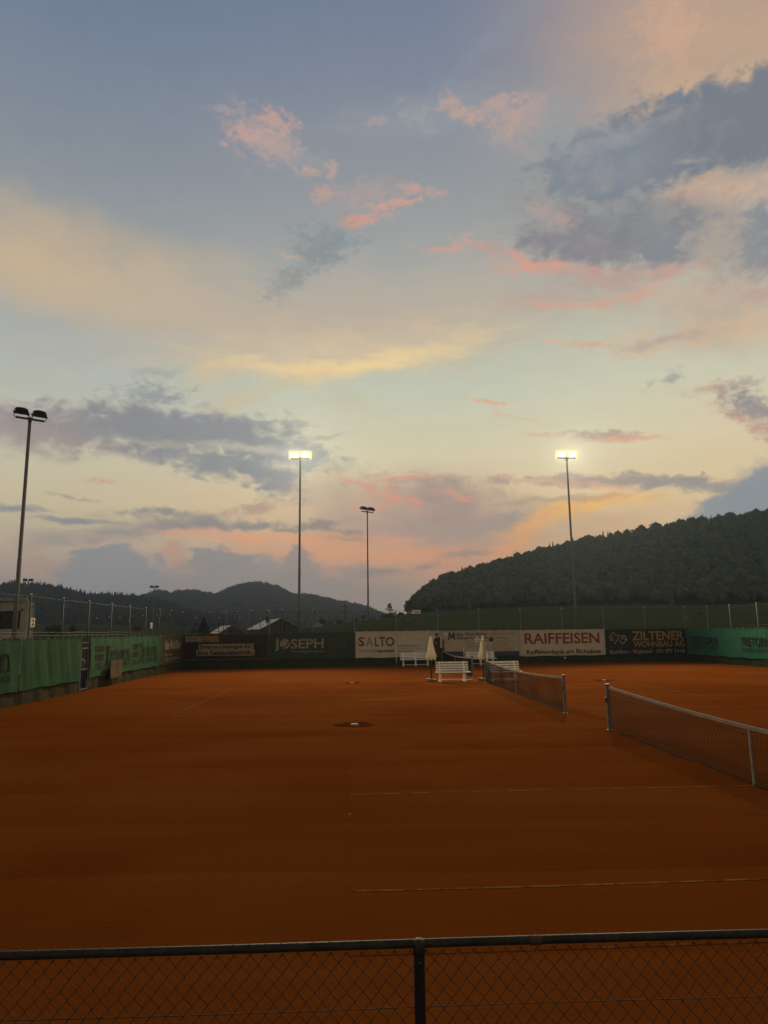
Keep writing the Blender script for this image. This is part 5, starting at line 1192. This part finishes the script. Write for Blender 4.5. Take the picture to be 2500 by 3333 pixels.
m_ = MB(); m_.add([(x+.02, y-.2, z+.16), (x+.5, y-.2, z+.22), (x+.5, y+.22, z+.22), (x+.02, y+.22, z+.16), (x-.08, y-.28, z+.46), (x+.58, y-.28, z+.46), (x+.58, y+.3, z+.46), (x-.08, y+.3, z+.46)], [(3, 2, 1, 0), (0, 1, 5, 4), (1, 2, 6, 5), (2, 3, 7, 6), (3, 0, 4, 7)]); m_.build('tray', MAT['darksteel'], t)
for dy in (-.1, .14): m_ = MB(); m_.tube([(x+.42, y+dy, z+.2), (x+.44, y+dy, .0)], .014, 5); m_.build('stand', MAT['steel'], t)
# rake leaning on the fence
pa, pb = far(1444.5, 2128), far(1453.5, 2154); t = thing('rake', 'thin rake leaning against the far fence behind the farthest net', 'rake', (pb[0], pb[1]-.5, 0)); m_ = MB()
a_, b_ = np.array((pa[0], pa[1]-.15, pa[2])), np.array((pb[0], pb[1]-.5, .06)); m_.tube([a_, b_], .013, 6); m_.build('handle', MAT['board'], t)
m_ = MB(); m_.bar(b_-np.array((.16, 0, -.06)), b_+np.array((.16, 0, -.10)), .03, .03)
for k in range(9): q_ = b_+np.array((-.16+.04*k, 0, .06-.02*k)); m_.bar(q_, q_-np.array((.01, .03, .07)), .008, .008)
m_.build('head', MAT['steel'], t)
# tap box on far fence skirt
q_ = far(1838, 2141); t = thing('socket_box', 'small white socket box under the red lettered banner', 'socket box', (q_[0], q_[1]-.12, q_[2])); m_ = MB(); m_.box((q_[0], q_[1]-.12, q_[2]), (.09, .07, .12)); m_.build('box', MAT['white'], t, bevel=.01)
m_ = MB(); m_.tube([(q_[0]+.02, q_[1]-.12, q_[2]-.06), (q_[0]+.1, q_[1]-.12, q_[2]-.2), (q_[0]+.35, q_[1]-.12, q_[2]-.22), (q_[0]+.55, q_[1]-.12, q_[2]-.12)], .008, 5); m_.build('cable', MAT['black'], t)

# ------------------------------------------------------------------ foreground chain-link fence
NY, NZ, NRR = 3.33, 1.14, .0178
t = thing('chain_link_fence', 'low chain link fence with a round top rail along the bottom of the photo', 'fence', (0, NY, 0))
X0, X1 = -4.2, 4.6
def ny(x): return NY-.008*(x)
m_ = MB(); m_.tube([(x, ny(x), NZ+.002*math.sin(x*1.7)) for x in np.linspace(X0, X1, 40)], NRR, 20); rail = m_.build('top_rail', MAT['pipe'], t, True)
xp = ground(1363, 3070, NZ)[0]; SP = 3.0
for k in (-1, 0, 1):
    x = xp+SP*k; y = ny(x)-.012
    m_ = MB(); m_.tube([(x, y, -.2), (x, y, NZ+.012)], .0243, 20); po = m_.build('post', MAT['postdark'], t, True)
    m_ = MB(); m_.lathe((x, y, NZ-.004), [(.0262, -.03), (.0268, .012), (.0245, .022), (.015, .028), (.003, .0295)], 24); ca = m_.build('cap', MAT['pipe'], po, True)
    m_ = MB(); m_.lathe((x, y, 0), [(.001, 0)]*2, 3); 
    b_ = MB(); b_.tube([(x, y-.022, NZ-.062), (x, y-.030, NZ-.062)], .006, 10); b_.build('rivet', MAT['steel'], po, True)
xs_ = ground(1745, 3063, NZ)[0]; m_ = MB(); m_.tube([(xs_-.026, ny(xs_), NZ), (xs_+.026, ny(xs_), NZ)], NRR+.0022, 20); m_.build('rail_sleeve', MAT['rust'], t, True)
# woven wires: zigzag columns that hook into each other
PW, PH = .0694, .0775; r_ = .00145; m_ = MB(); ncol = int((X1-X0)/PW*2); nrow = int((NZ-.03)/(PH/2))
g2 = np.random.default_rng(3); jx = g2.normal(0, .0016, (ncol+3, nrow+2)); jz = g2.normal(0, .0014, (ncol+3, nrow+2))
for c in range(ncol):
    pts = []
    for k in range(nrow+1):
        side = (k+c) % 2; node = c+side; x = X0+node*PW*.5+jx[node, k]; z = NZ-.028-k*PH/2+jz[node, k]; yy = ny(x)+.002*(1 if side else -1)
        dx = .0024*(1 if side else -1)                      # little knuckle at each hook
        pts += [(x-dx, yy, z+.0042), (x+dx*.6, yy, z), (x-dx, yy, z-.0042)]
    m_.tube(pts, r_, 5, False)
m_.build('wire_mesh', MAT['wire'], t, True)
m_ = MB()
for c in range(ncol//2+1):
    x = X0+c*PW; pts = [(x+.020*(q_/10-.5)+.003, ny(x)+(NRR+.0016)*math.sin(-.6+q_*.42), NZ+(NRR+.0016)*math.cos(-.6+q_*.42)) for q_ in range(-3, 13)]; m_.tube(pts, .0011, 4, False)
    m_.tube([(x-.012, ny(x)-.003, NZ-.036), (x, ny(x)-.002, NZ-.024), (x+.014, ny(x)-.003, NZ-.034)], .0013, 4, False)
m_.build('tie_wire', MAT['wirelite'], t, True)
zt_ = None
q_ = on_plane(1420, 3278, (0, 1, 0), NY); m_ = MB(); m_.tube([(x, ny(x)+.004, q_[2]+.003*math.sin(x*2)) for x in np.linspace(X0, X1, 30)], .0017, 6); m_.tube([(x, ny(x)+.004, .08) for x in np.linspace(X0, X1, 30)], .0017, 6); m_.build('tension_wire', MAT['wire'], t, True)

# ------------------------------------------------------------------ fences and lines beyond
def far_posts(label, name, pts, H_r=.035, wires=True, cat='fence'):
    P_ = [at_dist(px, py, D) for px, py, D in pts]; t = thing(name, label, cat, (P_[0][0], P_[0][1], 0))
    for p_ in P_:
        m_ = MB(); m_.tube([(p_[0], p_[1], -.3), tuple(p_)], H_r, 6); po = m_.build('post', MAT['steel'], t, True); m_ = MB(); m_.lathe((p_[0], p_[1], p_[2]-.02), [(H_r*1.35, 0), (H_r*1.35, .05), (H_r*.7, .08)], 6); m_.build('cap', MAT['white'], po)
    if wires:
        o_ = sorted(P_, key=lambda q_: q_[0]); m_ = MB()
        for f_ in (.985, .6): m_.tube([(q_[0], q_[1], q_[2]*f_) for q_ in o_], .006, 4)
        m_.build('strand_wire', MAT['wirelite'], t)
far_posts('row of thin tall white capped posts beyond the far fence on the left', 'ball_fence', [(684, 1994.7, 70), (728.7, 1993, 70), (772, 1991, 70), (820.7, 1988.5, 69), (871.3, 1987, 68), (919.4, 1985, 67), (969, 1983, 66), (1021.5, 1980, 65)])
far_posts('row of low white capped posts behind the dark brown and dark green banners', 'low_fence', [(638, 2011.6, 72), (713, 2012.6, 74), (780, 2012.8, 76), (848, 2013.5, 78), (907.6, 2013.7, 80), (962.9, 2013.9, 82), (1015, 2014.2, 84), (1062, 2014.6, 86), (1108, 2015.5, 88), (1151, 2015.8, 90), (1190, 2016.2, 92), (1228, 2016.4, 94), (1264, 2017, 96), (1297, 2017.6, 98), (1328, 2018.3, 100), (1360, 2019, 102)])
far_posts('row of thin posts beyond the left fence above the printed green banner', 'ball_fence', [(316, 2012, 62), (357, 2009, 64), (391, 2010, 66), (433, 2006, 68), (466, 2004, 70), (511, 2003, 73), (553, 2001, 76)], .03)
t = thing('power_pylon', 'slim dark pylon with three crossarms on the field rim', 'pylon', (*at_dist(1123, 2050, 330)[:2], 0)); q_ = at_dist(1123, 1952, 330); m_ = MB(); m_.tube([(q_[0], q_[1], -.5), tuple(q_)], [.32, .16], 8); m_.build('pole', MAT['darksteel'], t)
arm_ends = []
for yy, hw in ((1957, 9), (1974.6, 12.5), (1992, 11)):
    c = at_dist(1123, yy, 330); w = wm(hw, 330); m_ = MB(); m_.bar(c-np.array((w, .3, 0)), c+np.array((w, .3, 0)), .18, .22); m_.build('crossarm', MAT['darksteel'], t); arm_ends.append((c, w))
pole_px = 1953; t = thing('power_pole', 'thin dark power pole in front of the wooded slope, right of the lit mast', 'power pole', (*at_dist(pole_px, 1985, 300)[:2], 0)); q_ = at_dist(pole_px, 1838, 300); m_ = MB(); m_.tube([(q_[0], q_[1], -.5), tuple(q_)], [.2, .12], 8); m_.build('pole', MAT['bark'], t)
m_ = MB(); m_.bar(q_-np.array((1.1, 0, .4)), q_+np.array((1.1, 0, -.4)), .12, .12); m_.build('crossarm', MAT['bark'], t)
for i, (y0, y1, y2, lb) in enumerate(((1860, 1866, 1868, 'uppermost power line across the wooded slope'), (1889, 1899, 1903, 'middle power line across the wooded slope'), (1918, 1934, 1939, 'lowest power line across the wooded slope'))):
    a_, b_, c_, e_ = at_dist(pole_px, y0-1, 300), at_dist(2150, y1, 285), at_dist(2550, y2, 270), at_dist(3000, y2-8, 260)
    l0 = at_dist(1650, y0+26-4*i, 330); l1 = at_dist(1400, y0+62-10*i, 370)
    m_ = MB(); m_.tube([l1, l0, a_, (a_+b_)/2-np.array((0, 0, .15)), b_, c_, e_], .02, 4); tag(m_.build('power_line', MAT['wirelite']), lb, 'power line', 'power lines over the wooded slope')
# ------------------------------------------------------------------ the evening haze: one closed box of thin, even air
m = bpy.data.materials.new('haze'); m.use_nodes = True; n_ = m.node_tree.nodes
for q_ in list(n_): n_.remove(q_)
pv = n_.new('ShaderNodeVolumePrincipled'); oo = n_.new('ShaderNodeOutputMaterial'); m.node_tree.links.new(pv.outputs[0], oo.inputs['Volume'])
pv.inputs['Color'].default_value = (.64, .80, 1.0, 1); pv.inputs['Density'].default_value = .00022; pv.inputs['Anisotropy'].default_value = .76
m_ = MB(); m_.box((0, 0, 91.5), (5800, 5800, 237)); tag(m_.build('haze', m), 'thin evening haze filling the valley air', 'haze', kind='stuff')
